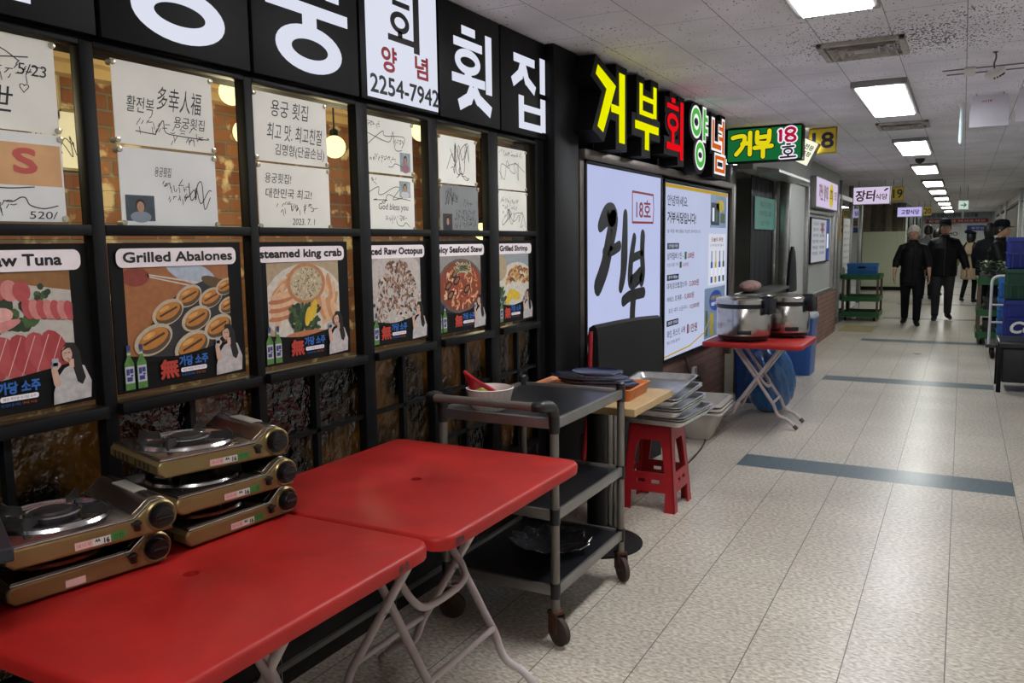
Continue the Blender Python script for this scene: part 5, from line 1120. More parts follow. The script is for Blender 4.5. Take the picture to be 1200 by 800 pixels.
# ---- kitchen opening
t = thing('strip_curtain', 'tall black curtain panel hanging in the kitchen opening', 'curtain', (-1.82, 8.70, 2.02))
m = MB(); rows = []
for i in range(25):
    y = -.53+1.06*i/24; x = .012*math.sin(i*1.3); rows.append([(x-.004, y, 0), (x+.004, y, 0), (x*1.5+.004, y, -1.10), (x*1.5-.004, y, -1.10)])
m.rings(rows, mat('black_curtain', '#0c0d11', .6)); m.build('curtain', None, t)
t = thing('green_notice', 'sea green paper notice with handwriting on the black curtain', 'notice', (-1.795, 8.72, 1.66))
MB().box((0, -.50, -.16), (.003, .50, .16), mat('green_paper', '#5f9a8b', .6, vary=.05)).build('paper', None, t)
A = Art((.003, 0, 0), (0, 1, 0), (0, 0, 1), (1, 0, 0)); A.text('재료가 신선한', -.27, .06, .27, .12, PEN); A.text('거부식당 18호', -.3, -.03, .3, .03, PEN); A.text('2인 이상', -.22, -.12, .2, -.07, PEN); A.build('lettering', t)
t = thing('black_jacket', 'black jacket hanging on the steel post of the kitchen opening', 'jacket', (-1.61, 9.25, 1.30))
def q(w, d, z): return [(d*.5*math.cos(2*PI*i/20), w*math.sin(2*PI*i/20), z) for i in range(20)]
MB().rings([q(.02, .03, .02), q(.06, .06, -.04), q(.11, .08, -.16), q(.15, .09, -.32), q(.20, .09, -.44), q(.20, .08, -.46)], mat('black_cloth', '#0e0e11', .8, bump=.2)).build('jacket_body', None, t)
t = thing('speckled_sack', 'pink speckled cloth bundle on the steel kitchen counter', 'bundle', (-1.73, 7.80, .911))
MB().ball((0, 0, .055), (.09, .26, .056), mat('pink_cloth', '#a07a74', .7, vary=.35, scale=22)).build('bundle', None, t)
t = thing('power_strip', 'white power strip hanging on the inner kitchen wall with black cables', 'power strip', (-3.19, 12.4, 1.42))
bevel(MB().box((0, -.12, -.35), (.03, .12, .35), PLAST).build('strip', None, t), .004)
for k in range(5): MB().box((.03, -.06, -.28+k*.13), (.05, .06, -.20+k*.13), BKP, bev=.006).build('plug', None, t)
MB().tube(bez([(.02, -.3, 1.0-.1), (.03, -.28, .6), (.03, -.12, .2), (.05, 0, .05)], 6), .012, BKP, 8).build('cable', None, t)
t = thing('added_kitchen_lamp', 'unseen ceiling lamp added to light the kitchen', 'ceiling light', (-2.5, 9.5, ZC))  # unseen lamp, added to brighten the kitchen interior
MB().box((-.15, -.6, -.05), (.15, .6, 0), PLAST, bev=.01).build('body', None, t); MB().box((-.13, -.58, -.056), (.13, .58, -.0505)).build('diffuser', glow('added_lamp_diffuser', '#f3f5ee', 8.0), t)
# canopy under the projecting sign
t = thing('steel_canopy', 'slanting steel hood over the kitchen opening', 'hood', (-1.66, 8.0, 1.99))
m = MB().prism([(0, 0), (.20, .0), (.20, .03), (0, .06)], -.35, 1.30, 'y', STEEL); bevel(m.build('hood', None, t), .004)

# ================================================================= PROJECTING SIGNS
def board_sign(name, lab, x0, x1, z0, z1, y, depth, facem, framem=None, hang=True):
    t = thing(name, lab, 'sign', ((x0+x1)/2, y, z0))
    a, h = (x1-x0)/2, z1-z0
    bevel(MB().box((-a, 0, 0), (a, depth, h), framem or BLACK).build('cabinet', None, t), .004)
    MB().box((-a+.012, -.003, .012), (a-.012, .0, h-.012), facem).build('face', None, t)
    if hang:
        for s in (-1, 1): MB().cyl((s*a*.7, depth/2, h), (s*a*.7, depth/2, ZC-z0), .006, ALU, 8).build('hanger', None, t)
    return t
GRN_S = glow('green_sign_face', '#1f7d44', .62); YEL_S = glow('yellow_stroke', '#f3e21c', .85); WH_S = glow('white_outline', '#f6ecff', .95); RED_S = glow('sign_red_stroke', '#c01a3a', .8); BLK_S = mat('sign_black', '#0d0d18', .5)
t = board_sign('projecting_sign', 'green lit projecting sign with yellow rounded lettering over the kitchen opening', -1.83, -1.202, 2.053, 2.343, 7.24, .12, GRN_S, hang=False)
def fa(t, w, h): return Art((-w/2, -.003, 0), (1, 0, 0), (0, 0, 1), (0, -1, 0), z0=.0008)
A = fa(t, .628, .29)
G1 = [[(.02, .20), (.075, .21), (.12, .20), (.10, .12), (.05, .06)], [(.10, .145), (.15, .15)], [(.165, .235), (.165, .055)]]
G2 = [[(.225, .235), (.225, .155), (.245, .145), (.315, .15), (.325, .24)], [(.23, .19), (.32, .195)], [(.205, .105), (.345, .115)], [(.275, .105), (.275, .03)]]
sh = .035
for w_, mm in ((.052, BLK_S), (.036, YEL_S)):
    for g in (G1, G2):
        for l in g: A.line(bez([(p[0]+sh, p[1]+.012, 0) for p in l], 5) if len(l) > 2 else [(p[0]+sh, p[1]+.012) for p in l], w_, mm, rnd_=True)
    A.up(2)
A.build('lettering', t)
A = fa(t, .628, .29)
for w_, mm in ((.05, WH_S), (.026, RED_S)):
    A.line([(.445, .24), (.452, .245), (.452, .165)], w_, mm, rnd_=True); A.line(bez([(.53, .208, 0), (.497, .222, 0), (.500, .25, 0), (.535, .262, 0), (.565, .245, 0), (.555, .222, 0), (.53, .208, 0), (.497, .19, 0), (.503, .165, 0), (.535, .155, 0), (.567, .168, 0), (.562, .192, 0), (.53, .208, 0)], 4), w_*.9, mm, rnd_=True); A.up(2)
for w_, mm in ((.036, WH_S), (.015, BLK_S)):
    for l in ([(.505, .130), (.53, .130)], [(.47, .108), (.56, .112)], [(.515, .048), (.515, .030)], [(.455, .025), (.575, .028)]): A.line(l, w_, mm, rnd_=True)
    A.line([(.515+.032*math.cos(2*PI*i/14), .072+.022*math.sin(2*PI*i/14)) for i in range(15)], w_, mm, rnd_=True); A.up(2)
A.build('number_lettering', t)
def number_plate(s, x0, x1, z0, z1, y, lab):
    t = board_sign('number_plate', lab, x0, x1, z0, z1, y, .02, mat('yellow_number_plate', '#b39a26', .5, emit=.12), mat('yellow_plate_edge', '#8f7b1f', .5))
    w, h = x1-x0, z1-z0
    A = fa(t, w, h); A.text(s, w*.14, h*.22, w*.88, h*.80, mat('navy_numeral', '#1c1f3d', .5), bold=.035); A.build('numeral', t)
number_plate('18', -1.215, -.985, 2.125, 2.345, 7.62, 'yellow number eighteen plate beside the green projecting sign')
t = thing('tilted_light_box', 'tilted pale menu light box under the green projecting sign', 'light box', (-1.200, 7.46, 2.015)); t.rotation_euler = (0, .46, 0)
bevel(MB().box((-.25, 0, -.005), (.005, .12, .205), ALU).build('cabinet', None, t), .004)
MB().box((-.242, -.003, .0), (.0, 0, .2), glow('menu_pale_face', '#f2f2d8', 1.1)).build('face', None, t); MB().box((-.242, .12, .0), (.0, .123, .2), glow('added_back_emitter', '#eef2d0', 6.0)).build('added_back_glow', None, t)  # glowing back added to throw more light on the ceiling
A = Art((0, -.003, 0), (1, 0, 0), (0, 0, 1), (0, -1, 0)); A.text('포장', -.09, .07, -.015, .11, GRN, bold=.03); A.text('전문', -.09, .125, -.015, .165, GRN, bold=.03); A.build('lettering', t)
LILAC = glow('lilac_sign_face', '#e3d3f2', .82)
t = board_sign('hanging_sign', 'white lit hanging sign with red brushed lettering further along the aisle', -1.66, -1.085, 1.955, 2.255, 15.0, .12, LILAC, ALU)
A = fa(t, .575, .30); CR = mat('crimson_print', '#8e1f33', .5)
A.text('장터', .04, .06, .33, .235, CR, bold=.03, shear=.08); A.text('식당', .35, .08, .53, .175, CR, bold=.02); A.line([(.48, .22), (.52, .25), (.545, .26)], [.02, .03, .008], DKB); A.build('lettering', t)
number_plate('19', -1.07, -.885, 2.0, 2.235, 15.0, 'yellow number nineteen plate hanging beside the red lettered sign')
t = board_sign('hanging_sign', 'small violet lit hanging sign far down the aisle', -1.56, -.965, 1.945, 2.205, 24.0, .12, glow('violet_sign_face', '#c9bdf5', .85), ALU)
A = fa(t, .595, .26); A.text('고향식당', .10, .07, .52, .19, mat('violet_print', '#33318a', .5), bold=.03); A.build('lettering', t)
number_plate('20', -.95, -.745, 1.965, 2.20, 24.0, 'yellow number twenty plate hanging far down the aisle')
t = board_sign('exit_sign', 'green and white exit arrow sign hanging in the aisle', -.118, .066, 1.915, 2.095, 18.0, .05, glow('exit_face', '#cfe8d8', .8), PLAST)
A = fa(t, .184, .18); EXG = mat('exit_green', '#2f8a5a', .5); A.line([(.045, .09), (.13, .09)], .018, EXG); A.line([(.10, .125), (.138, .09), (.10, .055)], .016, EXG, rnd_=True); A.build('arrow', t)
MB().cyl((.0, .02, -.16), (.0, .02, 0), .012, PLAST, 10).build('pull_cord', None, t)
# kitchen wall boxes
t = thing('wall_light_box', 'pale lilac lit sign with a yellow oval on the kitchen wall above the menu frame', 'light box', (-1.655, 11.55, 1.98))
bevel(MB().box((-.005, -.95, -.20), (.07, .95, .18), ALU).build('cabinet', None, t), .004); MB().box((.07, -.93, -.185), (.073, .93, .165), LILAC).build('face', None, t)
A = Art((.073, 0, 0), (0, 1, 0), (0, 0, 1), (1, 0, 0), z0=.001); A.ell(.32, -.01, .20, .155, glow('yellow_oval', '#d9c93a', .8)); A.up(); A.text('회', .2, -.08, .44, .07, CR, bold=.03)
for k in range(2): A.text(('자연산', '활어회')[k], -.75+k*.42, -.10, -.42+k*.42, .10, CR, bold=.03)
A.text('포장', .60, -.06, .85, .06, DKB, bold=.02); A.build('lettering', t)
t = thing('menu_frame', 'black framed menu board with a blue edge on the kitchen wall', 'menu board', (-1.685, 11.55, 1.37))
bevel(MB().box((0, -.80, -.285), (.03, .80, .30), BLACK).build('frame', None, t), .004); MB().box((.03, -.76, -.265), (.033, .76, .28), glow('menu_face', '#d7d9e2', .55)).build('face', None, t)
A = Art((.033, 0, 0), (0, 1, 0), (0, 0, 1), (1, 0, 0), z0=.001); A.rect(.45, -.265, .76, .28, CB_); A.up()
for k in range(6): A.text(('모듬회', '광어', '우럭', '멍게', '해삼', '매운탕')[k], -.68, .20-k*.075, -.25, .245-k*.075, INK); A.text('30,000', -.12, .20-k*.075, .3, .24-k*.075, INK)
A.text('메뉴', .0, .1, .22, .24, REDP, bold=.05); A.rect(.52, -.1, .68, .1, SW); A.build('lettering', t)
# notices on the glass shop front, screen panel
for (y, z0, z1, w, lab, c) in ((15.62, .75, 1.75, .45, 'long white printed notice on the glass shop door', WHITE), (14.75, .6, 1.5, .18, 'narrow grey green notice on the glass beside the long notice', mat('grey_green_notice', '#7f918c', .6))):
    t = thing('door_notice', lab, 'notice', (-1.808, y, z0)); MB().box((-.006, -w, 0), (0, w, z1-z0), c).build('sheet', None, t)
    A = Art((0, 0, 0), (0, 1, 0), (0, 0, 1), (1, 0, 0))
    for k in range(7): A.text('영업시간 안내', -w*.8, (z1-z0)*(.85-k*.11), w*.8, (z1-z0)*(.89-k*.11), DKB)
    A.build('lettering', t)
for y, lab in ((14.2, 'yellow brown folded shutter strip beside the glass shop door'),):
    t = thing('wood_strip', lab, 'trim strip', (-1.765, y, 1.0)); bevel(MB().box((-.01, -.05, .35), (.02, .18, .85), mat('honey_wood', '#b08a4a', .5)).build('strip', None, t), .004)
t = thing('screen_panel', 'plain pale green partition panel standing beyond the green trolley', 'partition', (-1.92, 24.4, 0))
bevel(MB().box((-.50, 0, .10), (.36, .05, 1.58), mat('pale_green_panel', '#c6cbb0', .6, vary=.03)).build('panel', None, t), .005); MB().box((-.50, -.005, 0), (.56, .055, .10), BLACK).build('plinth', None, t); bevel(MB().box((.365, 0, .10), (.56, .05, 1.58), mat('pale_green_panel', '#c6cbb0', .6)).build('side_panel', None, t), .005)
t = thing('column_cladding', 'brown marble clad column strips above the green partition', 'cladding', (-1.95, 24.85, 1.0))
for k in range(4): MB().box((-.5+k*.28, 0, -1.0), (-.34+k*.28, .14, ZC-1.0), mat(('marble_a', 'marble_b')[k % 2], ('#8d8070', '#6a6257')[k % 2], .35, vary=.3, scale=6)).build('strip', None, t)
# far end banners
t = thing('banner', 'long printed banner with red lettering across the end wall', 'banner', (-.25, 35.96, 1.93)); MB().box((-1.1, -.02, 0), (1.15, 0, .42), mat('grey_banner', '#9aa3ab', .6)).build('cloth', None, t)
A = Art((0, -.02, 0), (1, 0, 0), (0, 0, 1), (0, -1, 0), z0=.004, step=.001); A.rect(-1.05, .02, 1.05, .17, REDP).text('부산 자갈치시장에 오신것을', -1.0, .24, .7, .38, DKB, bold=.03); A.up(2); A.text('환영합니다 어서오세요', -.95, .05, .95, .14, WHITE, bold=.02); A.build('lettering', t)
t = thing('direction_sign', 'blue direction sign under the banner on the end wall', 'sign', (.55, 35.96, 1.70)); MB().box((-.45, -.03, -.05), (.40, 0, .14), BLUEP).build('board', None, t)
A = Art((0, -.03, 0), (1, 0, 0), (0, 0, 1), (0, -1, 0), z0=.004); A.text('화장실 →', -.30, 0, .30, .09, WHITE, bold=.02); A.build('lettering', t)
t = thing('oval_sign', 'white framed panel with a red ring emblem on the end wall', 'sign', (-.60, 35.96, 1.45)); bevel(MB().box((-.48, -.03, -.35), (.52, 0, .45), WHITE).build('board', None, t), .01)
A = Art((0, -.03, 0), (1, 0, 0), (0, 0, 1), (0, -1, 0), z0=.004); A.ring(-.18, .08, .16, .12, .035, REDP); A.text('MO', .05, .02, .40, .16, INK, bold=.03); A.line([(-.42, -.28), (-.42, .38), (.46, .38)], .012, DKB); A.build('emblem', t)

# ================================================================= TROLLEYS, CRATES, PLANTS
GREEN = mat('green_trolley_plastic', '#1f5a2e', .45, vary=.10); LB_ = mat('light_blue_crate', '#2c6bb0', .45, vary=.08); DB_ = mat('cobalt_crate', '#1a2a7a', .4, vary=.10); GC_ = mat('deep_green_crate', '#12402f', .45, vary=.10); BRN = mat('brown_post', '#5c4a3d', .6)
def green_trolley(lab, x, y, w, d, top):
    t = thing('green_trolley', lab, 'trolley', (x, y, 0), group='green three-tier trolleys')
    a, b = w/2, d/2
    for f in (.19, .53, 1.0):
        z = top*f
        def q(g, zz): return [(p[0], p[1], zz) for p in rrect(-a+g, -b+g, a-g, b-g, .03)]
        MB().rings([q(.02, z-.085), q(0, z-.08), q(-.004, z), q(.010, z), q(.02, z-.05)], GREEN).build('tray', None, t)
    for sx in (-1, 1):
        for sy in (-1, 1):
            MB().box((sx*(a-.03)-.018, sy*(b-.03)-.018, top*.10), (sx*(a-.03)+.018, sy*(b-.03)+.018, top-.05), BRN, bev=.004).build('post', None, t)
            MB().lathe([(.02, -.014), (.042, -.015), (.05, -.01), (.05, .01), (.042, .015), (.02, .014)], (sx*(a-.07), sy*(b-.07), .05), BLACK, 20, 'x').build('wheel', None, t)
    return t
green_trolley('green three-tier trolley carrying a blue crate by the shop door', -1.50, 15.45, .60, .80, .79)
green_trolley('green three-tier trolley loaded with potted plants, beside the white handled dolly', .47, 12.75, .56, .95, .86)
def crate(name, lab, x, y, z, w, d, h, m_, rz=0, mark=None):
    t = thing(name, lab, 'crate', (x, y, z), rz)
    a, b = w/2, d/2; m = MB()
    def q(g, zz): return [(p[0], p[1], zz) for p in rrect(-a+g, -b+g, a-g, b-g, .02)]
    m.rings([q(.02, 0), q(.012, .01), q(.006, h-.05), q(-.004, h-.045), q(-.004, h-.003), q(.008, h-.003), q(.014, .02)], m_)
    for k in range(int(w/.07)):
        x_ = -a+.05+k*.07
        if x_ < a-.04: m.box((x_-.006, -b+.002, .012), (x_+.006, -b+.013, h-.05), m_)
    for k in range(int(d/.07)):
        y_ = -b+.05+k*.07
        if y_ < b-.04: m.box((-a+.002, y_-.006, .012), (-a+.013, y_+.006, h-.05), m_)
    m.box((-a-.003, -b-.003, h*.45), (a+.003, -b+.012, h*.51), m_); m.box((-a-.003, -b, h*.45), (-a+.012, b, h*.51), m_)
    m.build('shell', None, t)
    m = MB().box((-.06, -b-.006, h-.085), (.06, -b-.001, h-.055), BLACK, bev=.004); m.build('hand_hole', None, t)
    if mark:
        A = Art((-a, -b-.004, 0), (1, 0, 0), (0, 0, 1), (0, -1, 0), z0=.003); A.text(mark, w*.10, h*.12, w*.75, h*.42, WHITE, bold=.05, shear=.25); A.build('lettering', t)
    return t
crate('plastic_crate', 'light blue slatted crate on the green trolley by the shop door', -1.50, 15.40, .742, .48, .36, .235, LB_)
t = thing('cardboard_pad', 'grey board lying under the light blue crate on the green trolley', 'board', (-1.50, 15.45, .786)) if False else None
cx = .66
crate('plastic_crate', 'cobalt blue crate at the foot of the tall crate stack, hidden behind the black bench', cx, 10.2, 0, .50, .40, .345, DB_)
crate('plastic_crate', 'cobalt blue crate with white lettering, second up in the tall crate stack', cx, 10.2, .346, .50, .40, .39, DB_, 0, 'Cold')
crate('plastic_crate', 'dark green crate in the tall crate stack between two blue ones', cx, 10.2, .737, .50, .40, .325, GC_)
crate('plastic_crate', 'cobalt blue crate topping the tall crate stack', cx, 10.2, 1.063, .50, .40, .325, DB_)
# dolly with light blue crates
t = thing('platform_dolly', 'flat dolly with a white tube handle beside the crate stack', 'dolly', (.56, 11.15, 0))
bevel(MB().box((-.28, -.32, .13), (.28, .32, .165), mat('dark_dolly_deck', '#2b2a2a', .6)).build('deck', None, t), .006)
WT = mat('white_tube', '#c2c4c6', .35)
m = MB().tube([(-.25, -.27, .16)]+[tuple(p) for p in bez([(-.25, -.27, .80), (-.245, -.27, .90), (-.20, -.27, .945), (-.12, -.27, .95)], 5)]+[tuple(p) for p in bez([(.12, -.27, .95), (.20, -.27, .945), (.245, -.27, .90), (.25, -.27, .80)], 5)]+[(.25, -.27, .16)], .016, WT, 12)
for z in (.42, .62): m.cyl((-.25, -.27, z), (.25, -.27, z), .012, WT, 10)
m.build('handle', None, t)
for sx in (-1, 1):
    for sy in (-1, 1): MB().lathe([(.02, -.016), (.055, -.018), (.064, -.012), (.064, .012), (.055, .018), (.02, .016)], (sx*.21, sy*.25, .064), BLACK, 20, 'x').box((sx*.21-.02, sy*.25-.02, .11), (sx*.21+.02, sy*.25+.02, .132), BLACK).build('wheel', None, t)
for k, (z, h, lab) in enumerate(((.1655, .26, 'light blue crate on the dolly deck, lowest of three'), (.427, .26, 'light blue crate in the middle of the three on the dolly'), (.689, .22, 'light blue crate on top of the three on the dolly'))):
    crate('plastic_crate', lab, .60, 11.22, z, .42, .42, h, LB_)
t = thing('black_bench', 'low black padded bench at the edge of the aisle in front of the crates', 'bench', (.62, 8.75, 0))
bevel(MB().box((-.31, -.27, .40), (.33, .27, .465), mat('black_vinyl', '#17171a', .3, bump=.05)).build('seat', None, t), .02, 4)
for sx in (-1, 1):
    for sy in (-1, 1): MB().box((sx*.285-.018, sy*.24-.018, 0), (sx*.285+.018, sy*.24+.018, .40), BLACK, bev=.004).build('leg', None, t)
MB().box((-.265, -.235, .09), (.285, .235, .40), mat('black_box_body', '#101013', .5), bev=.01).build('storage_box', None, t)
# potted plants on the second trolley
POTM = mat('grey_pot', '#5b5a57', .7, vary=.1)
rp_ = random.Random(11)
spots = [(.29, 12.40), (.47, 12.38), (.66, 12.41), (.28, 12.68), (.47, 12.70), (.67, 12.68), (.28, 12.98), (.47, 12.99), (.66, 12.99)]
PN = ['pale leaved potted plant at the front corner of the plant trolley', 'pale leaved potted plant at the front middle of the plant trolley', 'potted plant at the front of the plant trolley beside the wall', 'white edged potted plant in the second row on the aisle side of the plant trolley', 'potted plant in the centre of the plant trolley', 'potted plant in the second row beside the wall', 'potted plant in the third row on the aisle side of the plant trolley', 'potted plant in the middle of the third row on the plant trolley', 'potted plant in the third row beside the wall']
LEAFS = [mat('leaf_green', '#3f5a34', .5, vary=.2), mat('leaf_pale', '#aeb5a4', .5, vary=.15), mat('leaf_dark', '#24381f', .5, vary=.2)]
for (x, y), lab in zip(spots, PN):
    t = thing('potted_plant', lab, 'plant', (x, y, .812), group='potted plants on the green trolley')
    MB().lathe([(.045, 0), (.062, .085), (.066, .085), (.066, .095), (.058, .095), (.05, .08)], m=POTM, n=18).build('pot', None, t)
    m = MB()
    for k in range(34):
        a = rp_.random()*2*PI; r = rp_.uniform(.01, .08); z = rp_.uniform(.10, .26); s = rp_.uniform(.025, .045); tl = rp_.uniform(-.6, .6)
        c = Vector((r*math.cos(a), r*math.sin(a), z)); d = Vector((math.cos(a), math.sin(a), tl)).normalized(); n_ = d.cross(Vector((0, 0, 1))).normalized()
        m.add([c-d*s, c+n_*s*.55+Vector((0, 0, .006)), c+d*s, c-n_*s*.55+Vector((0, 0, .006))], [[0, 1, 2, 3]], LEAFS[k % 3])
    for k in range(6):
        a = k; m.tube([(0, 0, .07), (.03*math.cos(a), .03*math.sin(a), .14), (.07*math.cos(a), .07*math.sin(a), .21)], .003, LEAFS[2], 5)
    m.build('foliage', None, t)
for k, (y, z, lab) in enumerate(((12.55, .408, 'dark tub on the middle shelf of the plant trolley'), (12.55, .115, 'dark tub on the bottom shelf of the plant trolley'))):
    crate('dark_tub', lab, .47, y, z, .40, .40, .20, mat('dark_grey_tub', '#34352f', .6))
# ================================================================= PEOPLE
SKIN = mat('skin', '#ba927b', .55, vary=.06, scale=20); EYE = mat('eye_dark', '#1a1412', .3); LIP = mat('lip', '#8a5248', .5)
BLKC = mat('black_puffer', '#0e0f12', .6, vary=.2, spec=.2, bump=.25, bscale=18); NVYC = mat('dark_navy_cloth', '#0d0f15', .75, vary=.2, spec=.15, bump=.2, bscale=25); GRYC = mat('charcoal_trousers', '#26282b', .8, vary=.15, bump=.2, bscale=20); SHOE = mat('black_shoe', '#0b0b0c', .45); BEIC = mat('beige_coat', '#9c8a70', .8, vary=.1, bump=.15)
def ell_row(cx, cy, z, rx, ry, n=28, p=2.3):
    out = []
    for i in range(n):
        t = 2*PI*i/n; c, s_ = math.cos(t), math.sin(t)
        out.append((cx+rx*math.copysign(abs(c)**(2/p), c), cy+ry*math.copysign(abs(s_)**(2/p), s_), z))
    return out
def remesh(o, vox, sm=4):
    md = o.modifiers.new('skin_surface', 'REMESH'); md.mode = 'VOXEL'; md.voxel_size = vox; md.use_smooth_shade = True
    m2 = o.modifiers.new('soften', 'SMOOTH'); m2.iterations = sm; m2.factor = .5
def lerp3(a, b, t): return Vector(a).lerp(Vector(b), t)
def person(lab, loc, rz, H, J, hair, hairc, top, topc, hem, legc, coat_w=1.0, skirt=None, cap=None, sleeve=1.0, detail=True, zipc=None, beard=False):
    """facing -y; J holds joints for a 1.70 m body: knees, ankles, elbows, wrists for s=-1 (her/his right, seen on the picture's left) and +1"""
    k = H/1.70
    t = thing('person', lab, 'person', loc, rz)
    def V(p):
        x, y, z = p
        if z > 1.475: x, y, z = x*1.10, y*1.08, 1.475+(z-1.475)*1.07
        return Vector((x, y, z))*k
    m = MB()
    # head, neck, torso
    rows = [(.0, .0, 1.475, .040, .042), (.0, -.012, 1.492, .052, .062), (.0, -.015, 1.515, .062, .078), (0, -.012, 1.55, .070, .090), (0, -.008, 1.59, .074, .096), (0, -.002, 1.63, .074, .095), (0, .004, 1.665, .066, .083), (0, .006, 1.69, .045, .055), (0, .006, 1.699, .015, .018)]
    m.rings([[V(q) for q in ell_row(*r, n=24, p=2.0)] for r in rows], SKIN)
    m.rings([[V(q) for q in ell_row(*r, n=20, p=2.0)] for r in ((0, .018, 1.36, .075, .065), (0, .012, 1.42, .058, .056), (0, .004, 1.50, .050, .052), (0, 0, 1.54, .046, .05))], SKIN)
    tor = [(0, .01, .84, .145, .095), (0, .01, .92, .160, .105), (0, .0, 1.04, .135, .09), (0, -.005, 1.18, .142, .100), (0, 0, 1.28, .148, .100), (0, .01, 1.36, .112, .075), (0, .012, 1.41, .065, .055)]
    m.rings([[V(q) for q in ell_row(*r)] for r in tor], SKIN)
    # nose, brow, chin, ears
    m.tube([V((0, -.098, 1.60)), V((0, -.112, 1.573)), V((0, -.116, 1.560)), V((0, -.098, 1.548))], [.010*k, .013*k, .016*k, .010*k], SKIN, 8)
    m.ball(V((0, -.082, 1.505)), (.028*k, .022*k, .016*k), SKIN, 12); m.ball(V((0, -.088, 1.617)), (.052*k, .016*k, .011*k), SKIN, 12)
    for s in (-1, 1):
        m.ball(V((s*.077, .004, 1.575)), (.010*k, .020*k, .031*k), SKIN, 12); m.ball(V((s*.038, -.078, 1.56)), (.022*k, .018*k, .018*k), SKIN, 12)
    for s in (-1, 1):
        sh, el, wr = (s*.165, .01, 1.350), J['el'][s], J['wr'][s]
        m.tube([V((s*.08, .01, 1.335)), V((s*.16, .01, 1.325)), V(lerp3(sh, el, .35)), V(el), V(lerp3(el, wr, .35)), V(wr)], [.042*k, .044*k, .044*k, .040*k, .038*k, .025*k], SKIN, 14)
        d = (Vector(wr)-Vector(el)).normalized(); d = (d*.6+Vector((0, -.05, -.6))).normalized()
        pn = Vector((s, 0, 0)); pn = (pn-d*pn.dot(d)).normalized(); sd = d.cross(pn)                     # pn: out from the body; sd: across the palm
        if sd.y > 0: sd = -sd                                                                             # thumb side to the front
        wv = Vector(wr)
        pr = []
        for q, a, b in ((0, .024, .018), (.03, .033, .017), (.06, .041, .016), (.088, .041, .013)):
            c = wv+d*q; pr.append([V(c+sd*a*math.cos(2*PI*i/14)+pn*b*math.sin(2*PI*i/14)) for i in range(14)])
        m.rings(pr, SKIN)
        for j, (off, ln) in enumerate(((.030, .070), (.010, .080), (-.010, .073), (-.029, .058))):
            b = wv+d*.084+sd*off; cl = -pn*(.012+.005*j)
            m.tube([V(b), V(b+d*ln*.45+cl*.3), V(b+d*ln*.78+cl), V(b+d*ln*.98+cl*2.1)], [.0100*k, .0092*k, .0085*k, .0068*k], SKIN, 8)
        b = wv+d*.028+sd*.026; m.tube([V(b), V(b+d*.028+sd*.020), V(b+d*.056+sd*.024-pn*.006), V(b+d*.078+sd*.020-pn*.012)], [.014*k, .0125*k, .0105*k, .008*k], SKIN, 8)
        hp, kn, an = (s*.088, .01, .90), J['kn'][s], J['an'][s]
        m.tube([V(hp), V(lerp3(hp, kn, .4)), V(kn), V(lerp3(kn, an, .35)), V(an)], [.085*k, .076*k, .054*k, .052*k, .036*k], SKIN, 16)
        tv = J.get('toe', {}).get(s, (0, -1, -.12)); f = Vector(an)
        m.tube([V(f+Vector((0, .02, -.03))), V(f+Vector(tv)*.10+Vector((0, 0, -.035))), V(f+Vector(tv)*.18+Vector((0, 0, -.04)))], [.032*k, .034*k, .022*k], SKIN, 10)
    body = m.build('body', SKIN, t); remesh(body, .0055, 3)
    # face marks
    m = MB()
    for s in (-1, 1): m.ball(V((s*.030, -.0905, 1.592)), (.012*k, .006*k, .0065*k), EYE, 10); m.box(V((s*.030-.017, -.1, 1.612)), V((s*.030+.017, -.09, 1.617)), hairc)
    m.build('eye', None, t)
    m = MB().ball(V((0, -.098, 1.528)), (.022*k, .006*k, .006*k), LIP, 12); m.build('mouth', None, t)
    # trousers or stockings and skirt
    m = MB()
    for s in (-1, 1):
        hp, kn, an = (s*.090, .012, .88), J['kn'][s], J['an'][s]; lg = 1.0 if not skirt else .80
        a2 = Vector(an)+Vector((0, .004, -.01))
        m.tube([V((s*.080, .012, .97)), V(hp), V(lerp3(hp, kn, .45)), V(kn), V(lerp3(kn, an, .4)), V(lerp3(kn, an, .8)), V(a2)], [.095*k, .108*k, .098*k*lg, .075*k*lg, .070*k*lg, .062*k*lg, .058*k*lg], legc, 18)
    m.rings([[V(q) for q in ell_row(*r)] for r in ((0, .012, .82, .165, .115), (0, .012, .92, .176, .122), (0, .008, 1.04, .155, .108))], legc)
    o = m.build('trousers' if not skirt else 'leggings', legc, t); remesh(o, .012*k, 3)
    for s in (-1, 1):
        an = Vector(J['an'][s]); tv = Vector(J.get('toe', {}).get(s, (0, -1, -.12)))
        m = MB().tube([V(an+Vector((0, .055, -.045))), V(an+Vector((0, .02, -.035))), V(an+tv*.09+Vector((0, 0, -.042))), V(an+tv*.17+Vector((0, 0, -.05))), V(an+tv*.215+Vector((0, 0, -.055)))], [.030*k, .048*k, .047*k, .042*k, .022*k], SHOE, 14)
        z0 = min(p.z for p in m.v); m.v = [Vector((p.x, p.y, max(p.z, (an.z-.085)*k))) for p in m.v]
        o = m.build('shoe', SHOE, t); remesh(o, .010*k, 2)
    # jacket with sleeves
    m = MB(); w = coat_w
    jr = [(0, .010, hem, .190*w, .135*w), (0, .010, hem+.05, .195*w, .142*w), (0, .008, .98, .188*w, .142*w), (0, .0, 1.12, .188*w, .142*w), (0, -.002, 1.24, .192*w, .145*w), (0, .004, 1.33, .172*w, .124), (0, .012, 1.395, .118, .094), (0, .014, 1.440, .080, .076), (0, .010, 1.475, .076, .080)]
    m.rings([[V(q) for q in ell_row(*r)] for r in jr], topc)
